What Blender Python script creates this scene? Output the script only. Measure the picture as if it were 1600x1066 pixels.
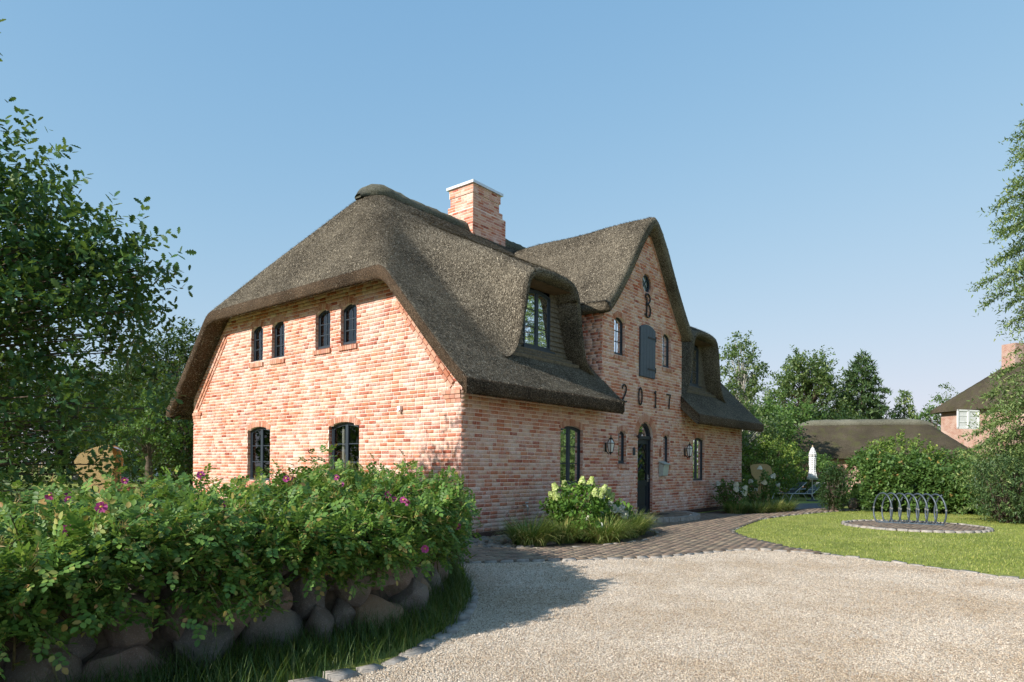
import bpy, math, random
import numpy as np
from mathutils import Vector, Matrix
random.seed(7); rng = np.random.default_rng(11)
PI = math.pi
for o in list(bpy.data.objects): bpy.data.objects.remove(o)
sc = bpy.context.scene
COL = sc.collection
# ------------------------------------------------------------------ camera
FPX = 1041.0; TH = math.atan(18/2128); AZ = math.radians(39.0)
FW = np.array([math.cos(AZ), math.sin(AZ), 0]); RT = np.array([math.sin(AZ), -math.cos(AZ), 0]); UP = np.array([0, 0, 1.0])
PX0 = 800.0; PY0 = 717 + 1285*math.tan(TH)
CAM = np.array([-9.51, -8.99, 1.48])
cam_d = bpy.data.cameras.new('camera'); cam = bpy.data.objects.new('camera', cam_d); COL.objects.link(cam)
cam_d.sensor_width = 36; cam_d.lens = FPX*36/1600; cam_d.shift_y = (PY0-533)/1600; cam_d.clip_start = .1; cam_d.clip_end = 2000
cr = RT*math.cos(TH)+UP*math.sin(TH); cu = -RT*math.sin(TH)+UP*math.cos(TH)
m = Matrix.Identity(4)
for i in range(3): m[i][0] = cr[i]; m[i][1] = cu[i]; m[i][2] = -FW[i]; m[i][3] = CAM[i]
cam.matrix_world = m
sc.camera = cam
# ------------------------------------------------------------------ sky and sun
SUN_E = math.radians(29)
sdir = Vector((-.981*math.cos(SUN_E), .195*math.cos(SUN_E), math.sin(SUN_E))).normalized()
w = bpy.data.worlds.new('World'); sc.world = w; w.use_nodes = True
nt = w.node_tree; bg = nt.nodes['Background']
sky = nt.nodes.new('ShaderNodeTexSky'); sky.sky_type = 'NISHITA'; sky.sun_disc = False
sky.sun_elevation = SUN_E; sky.sun_rotation = math.atan2(sdir.x, sdir.y)
sky.altitude = 0; sky.air_density = 1.0; sky.dust_density = 0.0; sky.ozone_density = 1.3
def vm(op, a_, b_):                       # even tone curve over the whole sky (hazy summer sky, no glare at the horizon)
    n_ = nt.nodes.new('ShaderNodeVectorMath'); n_.operation = op
    for i_, v_ in enumerate((a_, b_)):
        if hasattr(v_, 'links'): nt.links.new(v_, n_.inputs[i_])
        else: n_.inputs[i_].default_value = v_
    return n_.outputs[0]
den = vm('ADD', vm('MULTIPLY', sky.outputs[0], (.30, .62, .90)), (1, 1, 1))
tone = vm('MULTIPLY', vm('DIVIDE', sky.outputs[0], den), (.85, 1.50, 2.36))
nt.links.new(tone, bg.inputs[0]); bg.inputs[1].default_value = 0.12
sl = bpy.data.lights.new('sun', 'SUN'); sl.energy = 2.2; sl.angle = math.radians(.55); sl.color = (1, .94, .85)
so = bpy.data.objects.new('sun', sl); COL.objects.link(so); so.rotation_euler = sdir.to_track_quat('Z', 'Y').to_euler(); so.location = (-30, 5, 30)
vs = sc.view_settings; vs.view_transform = 'Standard'; vs.look = 'None'; vs.gamma = 1; vs.exposure = 1.65; vs.use_curve_mapping = False

# ------------------------------------------------------------------ helpers
def G(x, y, z=0.0):                       # photo pixel -> point on the ground
    dx, dy = x-PX0, y-PY0; c, s = math.cos(TH), math.sin(TH)
    a, b = dx*c+dy*s, -dx*s+dy*c
    r = FW*FPX+RT*a-UP*b; t = (z-CAM[2])/r[2]
    return CAM+t*r
def CF(right, fwd, z=0.0):                # point given by metres to the right of / ahead of the camera
    p = CAM+RT*right+FW*fwd; return np.array([p[0], p[1], z])
def vproj(P):
    d = np.asarray(P, float)-CAM; z = d@FW
    return PX0+FPX*(d@RT)/z, PY0-FPX*d[..., 2]/z, z
def fastmesh(name, V, F):
    V = np.asarray(V, np.float32).reshape(-1, 3); F = np.asarray(F, np.int32)
    me = bpy.data.meshes.new(name)
    me.vertices.add(len(V)); me.vertices.foreach_set('co', V.ravel())
    n, k = F.shape
    me.loops.add(n*k); me.loops.foreach_set('vertex_index', F.ravel())
    me.polygons.add(n); me.polygons.foreach_set('loop_start', np.arange(0, n*k, k, dtype=np.int32))
    try: me.polygons.foreach_set('loop_total', np.full(n, k, np.int32))
    except Exception: pass
    me.update(calc_edges=True); me.validate()
    return me
def link(name, me, mat, parent=None, smooth=False, kind=None):
    o = bpy.data.objects.new(name, me); COL.objects.link(o)
    if mat is not None and len(me.materials) == 0: me.materials.append(mat)
    if smooth: me.polygons.foreach_set('use_smooth', np.ones(len(me.polygons), bool))
    if parent is not None:
        o.parent = parent
        if parent.type == 'EMPTY': o.matrix_parent_inverse = Matrix.Translation(-Vector(parent.location))
    if kind: o['kind'] = kind
    return o
def tag(o, label=None, cat=None, group=None, kind=None):
    if label: o['label'] = label
    if cat: o['category'] = cat
    if group: o['group'] = group
    if kind: o['kind'] = kind
    return o
def thing(name, label, cat, loc=(0, 0, 0), group=None):
    o = bpy.data.objects.new(name, None); COL.objects.link(o); o.location = Vector([float(v) for v in loc]); o.empty_display_size = .2
    return tag(o, label, cat, group)
def copy_tree(o, parent=None):
    c = o.copy(); COL.objects.link(c)
    if parent is not None: c.parent = parent
    for ch in list(o.children):
        copy_tree(ch, c)
    return c
class MB:                                   # mesh collector, mixed polygons
    def __init__(s): s.v = []; s.f = []
    def add(s, vs, fs):
        b = len(s.v); s.v += [tuple(map(float, p)) for p in vs]; s.f += [tuple(b+i for i in f) for f in fs]; return s
    def box(s, lo, hi):
        x0, y0, z0 = lo; x1, y1, z1 = hi
        return s.add([(x0,y0,z0),(x1,y0,z0),(x1,y1,z0),(x0,y1,z0),(x0,y0,z1),(x1,y0,z1),(x1,y1,z1),(x0,y1,z1)],
                     [(0,3,2,1),(4,5,6,7),(0,1,5,4),(1,2,6,5),(2,3,7,6),(3,0,4,7)])
    def obox(s, o, ax, ay, az):             # oriented box: corner + three edge vectors
        o, ax, ay, az = map(np.array, (o, ax, ay, az))
        P = [o, o+ax, o+ax+ay, o+ay, o+az, o+ax+az, o+ax+ay+az, o+ay+az]
        return s.add(P, [(0,3,2,1),(4,5,6,7),(0,1,5,4),(1,2,6,5),(2,3,7,6),(3,0,4,7)])
    def tube(s, pts, r, n=6, cap=True):
        pts = [np.array(p, float) for p in pts]; rs = r if hasattr(r, '__len__') else [r]*len(pts)
        rings = []; prev = None
        for i, p in enumerate(pts):
            d = pts[min(i+1, len(pts)-1)]-pts[max(i-1, 0)]; d = d/(np.linalg.norm(d)+1e-9)
            if prev is None:
                a = np.cross(d, (0, 0, 1.0)); 
                if np.linalg.norm(a) < .1: a = np.cross(d, (1.0, 0, 0))
            else: a = prev-d*(prev@d)
            a /= np.linalg.norm(a); prev = a; b = np.cross(d, a)
            rings.append([p+rs[i]*(math.cos(2*PI*k/n)*a+math.sin(2*PI*k/n)*b) for k in range(n)])
        V = [q for ring in rings for q in ring]; F = []
        for i in range(len(pts)-1):
            for k in range(n): F.append((i*n+k, i*n+(k+1) % n, (i+1)*n+(k+1) % n, (i+1)*n+k))
        if cap: F.append(tuple(range(n))[::-1]); F.append(tuple((len(pts)-1)*n+k for k in range(n)))
        return s.add(V, F)
    def lathe(s, prof, c=(0, 0, 0), n=16, ripple=0, nr=8):
        V = []; F = []
        for r, z in prof:
            for k in range(n):
                a = 2*PI*k/n; rr = r*(1+ripple*math.cos(nr*a)); V.append((c[0]+rr*math.cos(a), c[1]+rr*math.sin(a), c[2]+z))
        for i in range(len(prof)-1):
            for k in range(n): F.append((i*n+k, i*n+(k+1) % n, (i+1)*n+(k+1) % n, (i+1)*n+k))
        F.append(tuple(range(n))[::-1]); F.append(tuple((len(prof)-1)*n+k for k in range(n)))
        return s.add(V, F)
    def prism(s, poly, o, ax, ay, d):        # 2-D polygon in plane (ax, ay) at o, extruded along d
        o, ax, ay, d = (np.array(q, float) for q in (o, ax, ay, d)); n = len(poly)
        A = [o+ax*p[0]+ay*p[1] for p in poly]; B = [p+d for p in A]
        return s.add(A+B, [tuple(range(n))[::-1], tuple(range(n, 2*n))]+[(i, (i+1) % n, n+(i+1) % n, n+i) for i in range(n)])
    def build(s, name, mat, parent=None, smooth=False, kind=None):
        me = bpy.data.meshes.new(name); me.from_pydata(s.v, [], s.f); me.update()
        return link(name, me, mat, parent, smooth, kind)
def instance(tv, tf, P, X, Y, Z, S):          # place template (tv, tf) at P with axes X, Y, Z scaled by S
    P = np.asarray(P); n = len(P); S = np.broadcast_to(np.asarray(S, float).reshape(-1, 1, 1) if np.ndim(S) else np.array(S), (n, 1, 1)) if np.ndim(S) < 2 else S[:, None, :]
    tv = np.asarray(tv, float); tf = np.asarray(tf)
    q = tv[None]*S
    V = P[:, None]+q[..., 0:1]*X[:, None]+q[..., 1:2]*Y[:, None]+q[..., 2:3]*Z[:, None]
    F = tf[None]+(np.arange(n)*len(tv))[:, None, None]
    return V.reshape(-1, 3), F.reshape(-1, tf.shape[1])
def nrm(a): return a/(np.linalg.norm(a, axis=-1, keepdims=True)+1e-9)
def frames(D, tilt=None):
    """leaf frames: X along D, Z roughly up with random roll"""
    D = nrm(D); n = len(D)
    R = nrm(np.array([0, 0, 1.0])+(.55 if tilt is None else tilt)*rng.normal(size=(n, 3)))
    Y = nrm(np.cross(R, D)); Z = np.cross(D, Y)
    return D, Y, Z
def smin(a, b, k):
    h = np.clip(.5+.5*(b-a)/k, 0, 1); return b*(1-h)+a*h-k*h*(1-h)
def sstep(a, b, x):
    t = np.clip((x-a)/(b-a), 0, 1); return t*t*(3-2*t)

# ------------------------------------------------------------------ materials
def new_mat(name):
    mt = bpy.data.materials.new(name); mt.use_nodes = True; t = mt.node_tree
    return mt, t, t.nodes['Principled BSDF'], t.nodes['Material Output']
def N(t, kind, **kw):
    n = t.nodes.new(kind)
    for k, v in kw.items():
        if k in n.inputs: n.inputs[k].default_value = v
        else: setattr(n, k, v)
    return n
def ramp(t, fac, stops):
    r = N(t, 'ShaderNodeValToRGB'); e = r.color_ramp.elements
    while len(e) < len(stops): e.new(.5)
    for i, (p, c) in enumerate(stops): e[i].position = p; e[i].color = (*c, 1) if len(c) == 3 else c
    t.links.new(fac, r.inputs[0]); return r.outputs[0]
def mixc(t, f, a, b, mode='MIX'):
    mx = N(t, 'ShaderNodeMix', data_type='RGBA', blend_type=mode)
    for sock, v in ((mx.inputs[0], f), (mx.inputs[6], a), (mx.inputs[7], b)):
        if hasattr(v, 'is_output') or hasattr(v, 'links'): t.links.new(v, sock)
        else: sock.default_value = v if not isinstance(v, tuple) else (*v, 1)[:4]
    return mx.outputs[2]
def math_(t, op, a, b=0.0, c=None):
    n = N(t, 'ShaderNodeMath', operation=op)
    for i, v in enumerate((a, b, c)):
        if v is None: continue
        if hasattr(v, 'links'): t.links.new(v, n.inputs[i])
        else: n.inputs[i].default_value = v
    return n.outputs[0]
def noise(t, scale, detail=4, rough=.55, vec=None, dist=0):
    n = N(t, 'ShaderNodeTexNoise', Scale=scale, Detail=detail, Roughness=rough, Distortion=dist)
    v = vec if vec is not None else wpos(t)
    t.links.new(v, n.inputs['Vector']); return n.outputs['Fac']
def wpos(t):
    g = t.nodes.get('geo') or N(t, 'ShaderNodeNewGeometry'); g.name = 'geo'; return g.outputs['Position']
def irand(t):
    g = t.nodes.get('geo') or N(t, 'ShaderNodeNewGeometry'); g.name = 'geo'
    oi = N(t, 'ShaderNodeObjectInfo')
    return math_(t, 'FRACT', math_(t, 'ADD', g.outputs['Random Per Island'], oi.outputs['Random']))
def scaled(t, v, s):
    mp = N(t, 'ShaderNodeMapping'); mp.inputs['Scale'].default_value = s; t.links.new(v, mp.inputs[0]); return mp.outputs[0]
def bump(t, b, h, strength=.3, dist=.01):
    n = N(t, 'ShaderNodeBump', Strength=strength, Distance=dist); t.links.new(h, n.inputs['Height']); t.links.new(n.outputs[0], b.inputs['Normal'])
def simple(name, col, rough=.6, metal=0, var=.25, scale=6, bumps=0, bscale=60, spec=.4):
    mt, t, b, o = new_mat(name)
    f = noise(t, scale); lo = tuple(c*(1-var) for c in col); hi = tuple(min(1, c*(1+var)) for c in col)
    t.links.new(ramp(t, f, [(.3, lo), (.7, hi)]), b.inputs['Base Color'])
    b.inputs['Roughness'].default_value = rough; b.inputs['Metallic'].default_value = metal; b.inputs['Specular IOR Level'].default_value = spec
    if bumps: bump(t, b, noise(t, bscale, 5), bumps, .01)
    return mt
def brick_mat(name, stops, wash=.6, washcol=(.74, .575, .51)):
    mt, t, b, o = new_mat(name)
    r1 = irand(t); c = ramp(t, r1, stops)
    r2 = math_(t, 'FRACT', math_(t, 'MULTIPLY', r1, 17.31))
    fine = noise(t, 90, 3)
    c = mixc(t, math_(t, 'MULTIPLY', fine, .45), c, mixc(t, .5, c, (.25, .1, .07), 'MULTIPLY'))
    patch = noise(t, 1.3, 4, .6); blot = noise(t, 42, 4, .7)
    f = math_(t, 'ADD', math_(t, 'ADD', math_(t, 'MULTIPLY', patch, .62), math_(t, 'MULTIPLY', blot, .50)), math_(t, 'MULTIPLY', r2, .20))
    k = math_(t, 'MULTIPLY', ramp(t, f, [(.58, (0, 0, 0)), (.86, (1, 1, 1))]), wash)
    c = mixc(t, k, c, washcol)
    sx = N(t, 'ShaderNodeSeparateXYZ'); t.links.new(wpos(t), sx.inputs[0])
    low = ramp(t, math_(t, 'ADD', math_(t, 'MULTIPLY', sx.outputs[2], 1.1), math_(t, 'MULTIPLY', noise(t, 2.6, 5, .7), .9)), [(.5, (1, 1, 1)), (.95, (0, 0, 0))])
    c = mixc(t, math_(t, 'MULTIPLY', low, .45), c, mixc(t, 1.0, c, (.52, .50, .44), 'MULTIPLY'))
    t.links.new(c, b.inputs['Base Color']); b.inputs['Roughness'].default_value = .88; b.inputs['Specular IOR Level'].default_value = .2
    bump(t, b, noise(t, 120, 5), .5, .006)
    return mt
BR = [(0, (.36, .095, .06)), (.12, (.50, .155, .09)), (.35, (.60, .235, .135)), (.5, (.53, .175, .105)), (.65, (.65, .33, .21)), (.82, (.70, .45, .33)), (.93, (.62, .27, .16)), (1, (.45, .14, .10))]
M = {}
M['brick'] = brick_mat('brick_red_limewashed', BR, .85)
M['mortar'] = simple('mortar', (.83, .65, .57), .95, var=.15, scale=9, bumps=.4, bscale=150)
M['trim'] = brick_mat('brick_trim', [(0, (.40, .15, .09)), (.5, (.52, .24, .15)), (1, (.58, .33, .23))], .4)
M['plinth'] = brick_mat('clinker_plinth', [(0, (.05, .028, .025)), (.5, (.09, .045, .04)), (1, (.07, .04, .04))], .08)
def farbrick():
    mt, t, b, o = new_mat('brick_far')
    br = N(t, 'ShaderNodeTexBrick', Scale=1.0); br.inputs['Brick Width'].default_value = .25; br.inputs['Row Height'].default_value = .083; br.inputs['Mortar Size'].default_value = .006
    br.inputs['Color1'].default_value = (.33, .15, .11, 1); br.inputs['Color2'].default_value = (.42, .25, .19, 1); br.inputs['Mortar'].default_value = (.5, .43, .37, 1)
    p = wpos(t); sp = N(t, 'ShaderNodeSeparateXYZ'); t.links.new(p, sp.inputs[0]); cb = N(t, 'ShaderNodeCombineXYZ')
    t.links.new(math_(t, 'ADD', sp.outputs[0], sp.outputs[1]), cb.inputs[0]); t.links.new(sp.outputs[2], cb.inputs[1]); t.links.new(cb.outputs[0], br.inputs['Vector'])
    t.links.new(mixc(t, ramp(t, noise(t, 1.5, 5), [(.45, (0, 0, 0)), (.7, (.5, .5, .5))]), br.outputs[0], (.6, .5, .43)), b.inputs['Base Color']); b.inputs['Roughness'].default_value = .9
    return mt
M['farbrick'] = farbrick()
def thatch_mat(name, stops, moss=0.0):
    mt, t, b, o = new_mat(name)
    sp = noise(t, 36, 5, .72); big = noise(t, .9, 4)
    f = math_(t, 'ADD', math_(t, 'MULTIPLY', sp, .75), math_(t, 'MULTIPLY', big, .25))
    c = ramp(t, f, stops)
    if moss: c = mixc(t, math_(t, 'MULTIPLY', ramp(t, noise(t, 2.2, 5), [(.5, (0, 0, 0)), (.68, (1, 1, 1))]), moss), c, (.10, .11, .035))
    t.links.new(c, b.inputs['Base Color']); b.inputs['Roughness'].default_value = .95; b.inputs['Specular IOR Level'].default_value = .1
    bump(t, b, noise(t, 40, 6, .8), 1.0, .07)
    return mt
TS = [(.40, (.03, .025, .019)), (.50, (.14, .117, .087)), (.60, (.36, .31, .235))]
M['thatch'] = thatch_mat('thatch_reed', TS)
M['thatch_moss'] = thatch_mat('thatch_mossy', [(.34, (.03, .025, .018)), (.5, (.085, .07, .048)), (.66, (.17, .14, .10))], .5)
M['thatch_cut'] = thatch_mat('thatch_cut_ends', [(.38, (.02, .014, .010)), (.5, (.10, .068, .045)), (.62, (.24, .165, .11))])
M['ridge'] = thatch_mat('ridge_heather', [(.36, (.06, .058, .045)), (.5, (.17, .165, .125)), (.64, (.32, .31, .25))], .15)
def straw_mat():
    mt, t, b, o = new_mat('straw')
    t.links.new(ramp(t, irand(t), [(0, (.035, .028, .021)), (.4, (.125, .105, .077)), (.75, (.30, .255, .19)), (1, (.55, .48, .37))]), b.inputs['Base Color']); b.inputs['Roughness'].default_value = .8; b.inputs['Specular IOR Level'].default_value = .15
    return mt
M['straw'] = straw_mat()
M['frame'] = simple('window_paint_anthracite', (.028, .038, .052), .45, var=.12)
M['hatch'] = simple('hatch_paint_greyblue', (.055, .075, .10), .5, var=.15, scale=14, bumps=.1)
M['door'] = simple('door_paint_night_blue', (.012, .020, .030), .38, var=.15)
M['iron'] = simple('black_iron', (.018, .017, .017), .55, var=.3, scale=30)
M['wood_dark'] = simple('weathered_cladding', (.15, .125, .095), .85, var=.4, scale=18, bumps=.3)
M['soffit'] = simple('dormer_soffit_wood', (.12, .07, .04), .8, var=.3)
M['zinc'] = simple('zinc_cap', (.62, .64, .66), .4, .6, var=.06)
M['steel'] = simple('steel', (.5, .5, .5), .35, .8, var=.1)
M['white'] = simple('white_paint', (.78, .78, .76), .5, var=.04)
M['opal'] = simple('lantern_glass', (.72, .72, .70), .2, var=.05)
M['mailbox'] = simple('mailbox_grey_green', (.42, .46, .42), .4, var=.05)
M['curtain'] = simple('curtain', (.7, .68, .64), .9, var=.1, scale=20)
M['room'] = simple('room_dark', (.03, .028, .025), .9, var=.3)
def glass():
    mt, t, b, o = new_mat('window_glass')
    t.nodes.remove(b)
    gl = N(t, 'ShaderNodeBsdfGlossy', Roughness=.02); gl.inputs[0].default_value = (.9, .95, 1, 1)
    tr = N(t, 'ShaderNodeBsdfTransparent'); tr.inputs[0].default_value = (.72, .76, .75, 1)
    fr = N(t, 'ShaderNodeFresnel', IOR=1.55); mx = N(t, 'ShaderNodeMixShader')
    f2 = math_(t, 'MINIMUM', math_(t, 'MULTIPLY', fr.outputs[0], 1.5), 1.0)
    t.links.new(f2, mx.inputs[0]); t.links.new(tr.outputs[0], mx.inputs[1]); t.links.new(gl.outputs[0], mx.inputs[2]); t.links.new(mx.outputs[0], o.inputs[0])
    return mt
M['glass'] = glass()
LEAF_GAIN = {'oak_leaf': 1.75, 'leaf_dark': 1.05, 'rose_leaf': 1.85, 'rose_petal_magenta': 1.0, 'white_flower': 1.0, 'hydrangea_flower_lime': 1.0, 'lawn_blade': 1.85, 'grass_blade': 1.1, 'withered_sepal': 1.2, 'hydrangea_leaf': 1.3}
def leaf_mat(name, stops, trans=.35, rough=.5, tcol=None):
    mt, t, b, o = new_mat(name)
    stops = [(p_, tuple(min(.8, v_*LEAF_GAIN.get(name, 1.65)) for v_ in c_)) for p_, c_ in stops]
    c = ramp(t, irand(t), stops)
    c = mixc(t, 1.0, c, ramp(t, noise(t, 1.6, 4), [(.35, (.66, .70, .72)), (.5, (1, 1, 1)), (.68, (1.0, .97, .86))]), 'MULTIPLY')
    t.links.new(c, b.inputs['Base Color']); b.inputs['Roughness'].default_value = rough; b.inputs['Specular IOR Level'].default_value = .35
    tl = N(t, 'ShaderNodeBsdfTranslucent'); mx = N(t, 'ShaderNodeMixShader'); mx.inputs[0].default_value = trans
    t.links.new(mixc(t, .5, c, tcol or (.25, .35, .03)), tl.inputs[0])
    t.links.new(b.outputs[0], mx.inputs[1]); t.links.new(tl.outputs[0], mx.inputs[2]); t.links.new(mx.outputs[0], o.inputs[0])
    return mt
M['rose_leaf'] = leaf_mat('rose_leaf', [(0, (.035, .075, .018)), (.5, (.065, .13, .026)), (.86, (.11, .18, .036)), (.95, (.22, .22, .06)), (1, (.20, .11, .04))])
M['oak_leaf'] = leaf_mat('oak_leaf', [(0, (.016, .045, .018)), (.6, (.028, .072, .024)), (.93, (.05, .10, .026)), (1, (.10, .14, .04))], .3)
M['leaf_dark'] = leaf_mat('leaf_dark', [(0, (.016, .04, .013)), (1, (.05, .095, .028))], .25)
M['leaf_mid'] = leaf_mat('leaf_mid', [(0, (.03, .065, .018)), (.7, (.07, .13, .03)), (1, (.11, .17, .045))])
M['leaf_light'] = leaf_mat('leaf_light', [(0, (.055, .10, .02)), (.7, (.12, .18, .035)), (1, (.22, .25, .06))])
M['leaf_birch'] = leaf_mat('leaf_birch', [(0, (.04, .07, .025)), (.7, (.085, .13, .045)), (1, (.15, .18, .07))])
M['needle'] = leaf_mat('conifer_needles', [(0, (.025, .05, .022)), (.7, (.055, .095, .035)), (1, (.10, .14, .05))], .2)
M['needle_light'] = leaf_mat('conifer_needles_light', [(0, (.055, .095, .03)), (.7, (.12, .17, .055)), (1, (.22, .25, .10))], .3)
M['hydr_leaf'] = leaf_mat('hydrangea_leaf', [(0, (.05, .11, .02)), (.7, (.10, .20, .035)), (1, (.16, .27, .05))])
M['hydr_flower'] = leaf_mat('hydrangea_flower_lime', [(0, (.36, .48, .12)), (.6, (.52, .60, .20)), (1, (.68, .70, .36))], .25, tcol=(.6, .65, .25))
M['white_flower'] = leaf_mat('white_flower', [(0, (.62, .62, .52)), (1, (.80, .79, .72))], .2, tcol=(.7, .7, .6))
M['petal'] = leaf_mat('rose_petal_magenta', [(0, (.42, .04, .20)), (1, (.62, .12, .38))], .35, tcol=(.6, .1, .35))
M['stamen'] = simple('rose_stamen', (.6, .42, .06), .7)
M['husk'] = leaf_mat('withered_sepal', [(0, (.24, .15, .05)), (.6, (.38, .28, .09)), (1, (.42, .38, .13))], .3, tcol=(.4, .3, .1))
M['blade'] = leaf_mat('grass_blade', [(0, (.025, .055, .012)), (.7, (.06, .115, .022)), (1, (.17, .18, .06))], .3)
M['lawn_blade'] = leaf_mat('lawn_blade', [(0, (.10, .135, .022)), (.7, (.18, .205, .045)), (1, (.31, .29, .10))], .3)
M['ograss'] = leaf_mat('ornamental_grass', [(0, (.05, .09, .02)), (.5, (.12, .165, .04)), (.85, (.24, .23, .08)), (1, (.38, .31, .14))], .3)
M['bark'] = simple('bark', (.10, .075, .055), .95, var=.4, scale=12, bumps=.6, bscale=30)
M['bark_pale'] = simple('bark_birch', (.38, .36, .32), .9, var=.4, scale=8)
M['cane'] = simple('rose_cane', (.13, .11, .045), .8, var=.4, scale=20)
M['stake'] = simple('stake_wood', (.36, .27, .16), .85, var=.2)
M['wicker'] = simple('wicker', (.50, .34, .16), .75, var=.25, scale=45, bumps=.5, bscale=70)
M['redwood'] = simple('red_brown_wood', (.30, .10, .05), .6, var=.2)
M['sling'] = simple('grey_sling', (.13, .14, .155), .8, var=.1, scale=60)
M['alu'] = simple('aluminium_tube', (.62, .62, .62), .4, .5, var=.06)
M['rack'] = simple('galvanised_blue_steel', (.07, .09, .11), .4, .2, var=.2)
M['stone_kerb'] = simple('granite_kerb', (.30, .27, .24), .9, var=.3, scale=14, bumps=.5, bscale=50)
def boulder_mat():
    mt, t, b, o = new_mat('fieldstone')
    c = ramp(t, irand(t), [(0, (.24, .23, .215)), (.3, (.36, .255, .20)), (.5, (.30, .285, .265)), (.7, (.42, .28, .16)), (.85, (.20, .19, .18)), (1, (.34, .30, .25))])
    c = mixc(t, math_(t, 'MULTIPLY', noise(t, 9, 6, .7), .9), c, mixc(t, .7, c, (.35, .28, .2), 'MULTIPLY'))
    c = mixc(t, math_(t, 'MULTIPLY', ramp(t, noise(t, 4, 6, .7), [(.52, (0, 0, 0)), (.66, (1, 1, 1))]), .5), c, (.22, .23, .13))
    c = mixc(t, math_(t, 'MULTIPLY', ramp(t, noise(t, 110, 2), [(.55, (0, 0, 0)), (.7, (1, 1, 1))]), .4), c, (.5, .46, .42))
    t.links.new(c, b.inputs['Base Color']); b.inputs['Roughness'].default_value = .9
    bump(t, b, noise(t, 26, 7, .75), 1.0, .04); return mt
M['boulder'] = boulder_mat()
def paver_mat():
    mt, t, b, o = new_mat('clinker_paver')
    c = ramp(t, irand(t), [(0, (.12, .085, .062)), (.5, (.185, .13, .095)), (.85, (.225, .165, .122)), (1, (.25, .17, .12))])
    c = mixc(t, math_(t, 'MULTIPLY', ramp(t, noise(t, 3, 6, .7), [(.45, (0, 0, 0)), (.7, (1, 1, 1))]), .55), c, (.30, .26, .17))
    t.links.new(c, b.inputs['Base Color']); b.inputs['Roughness'].default_value = .85
    bump(t, b, noise(t, 80, 5), .4, .008); return mt
M['paver'] = paver_mat()
def gravel_mat():
    mt, t, b, o = new_mat('gravel')
    v = N(t, 'ShaderNodeTexVoronoi', Scale=85.0); t.links.new(wpos(t), v.inputs['Vector'])
    sx = N(t, 'ShaderNodeSeparateColor'); t.links.new(v.outputs['Color'], sx.inputs[0])
    c = ramp(t, sx.outputs[0], [(0, (.29, .215, .155)), (.35, (.52, .42, .32)), (.7, (.65, .545, .43)), (1, (.80, .70, .59))])
    c = mixc(t, math_(t, 'MULTIPLY', ramp(t, noise(t, .7, 6, .7), [(.42, (0, 0, 0)), (.72, (1, 1, 1))]), .8), c, mixc(t, .8, c, (.66, .55, .40), 'MULTIPLY'))
    t.links.new(c, b.inputs['Base Color']); b.inputs['Roughness'].default_value = .9
    inv = math_(t, 'SUBTRACT', 1.0, v.outputs['Distance']); bump(t, b, inv, .8, .012); return mt
M['gravel'] = gravel_mat()
def pebble_mat():
    mt, t, b, o = new_mat('pebble')
    gp = ramp(t, noise(t, .7, 6, .7), [(.42, (1, 1, 1)), (.6, (.80, .74, .66)), (.75, (.68, .61, .52))])
    t.links.new(mixc(t, 1.0, ramp(t, irand(t), [(0, (.25, .185, .135)), (.3, (.51, .415, .32)), (.75, (.66, .565, .45)), (1, (.82, .73, .63))]), gp, 'MULTIPLY'), b.inputs['Base Color']); b.inputs['Roughness'].default_value = .85; return mt
M['pebble'] = pebble_mat()
def lawn_mat():
    mt, t, b, o = new_mat('lawn')
    f = math_(t, 'ADD', math_(t, 'MULTIPLY', noise(t, .55, 6, .65), .75), math_(t, 'MULTIPLY', noise(t, 30, 5, .7), .25))
    t.links.new(ramp(t, f, [(.35, (.17, .215, .05)), (.52, (.28, .305, .085)), (.68, (.39, .375, .14))]), b.inputs['Base Color']); b.inputs['Roughness'].default_value = .95; b.inputs['Specular IOR Level'].default_value = .1
    bump(t, b, noise(t, 60, 6, .8), .8, .03); return mt
M['lawn'] = lawn_mat()
M['soil'] = simple('soil', (.085, .065, .045), .95, var=.4, scale=20, bumps=.6, bscale=40)
M['joint'] = simple('joint_sand', (.17, .135, .10), .95, var=.35, scale=9)
M['slate'] = simple('dark_terrace', (.085, .09, .10), .8, var=.3, scale=12, bumps=.3)

# ------------------------------------------------------------------ ground, gravel, path
def sheet(name, pts, z, mat, kind='structure'):
    return tag(MB().add([(p[0], p[1], z) for p in pts], [tuple(range(len(pts)))]).build(name, mat), kind=kind)
def curve(pts, step=.2):
    pts = [np.array(p[:2], float) for p in pts]; P = [pts[0]]+pts+[pts[-1]]; out = []
    for i in range(1, len(P)-2):
        n = max(2, int(np.linalg.norm(P[i+1]-P[i])/step))
        for k in range(n):
            u = k/n
            out.append(.5*((2*P[i])+(-P[i-1]+P[i+1])*u+(2*P[i-1]-5*P[i]+4*P[i+1]-P[i+2])*u*u+(-P[i-1]+3*P[i]-3*P[i+1]+P[i+2])*u**3))
    out.append(pts[-1]); return np.array(out)
def inside(P, poly):
    x, y = P[:, 0], P[:, 1]; c = np.zeros(len(P), bool); n = len(poly)
    for i in range(n):
        x1, y1 = poly[i][:2]; x2, y2 = poly[(i+1) % n][:2]
        cond = ((y1 > y) != (y2 > y)) & (x < (x2-x1)*(y-y1)/((y2-y1) if y2 != y1 else 1e-9)+x1); c ^= cond
    return c
ang = np.linspace(0, 2*PI, 96, endpoint=False)
ground = sheet('ground', [(400*math.cos(a), 400*math.sin(a)) for a in ang], 0, M['lawn'])
L_KERB = curve([(-12, -5.6), (-9.5, -5.3), (-7.6, -5.2), (-6.73, -5.18), (-6.3, -5.2), (-5.95, -5.12), (-5.55, -4.98), (-5.25, -4.86), (-4.86, -4.62), (-4.4, -4.3), (-4.0, -3.97), (-3.46, -3.42), (-2.75, -2.6), (-2.2, -1.9)])
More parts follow.
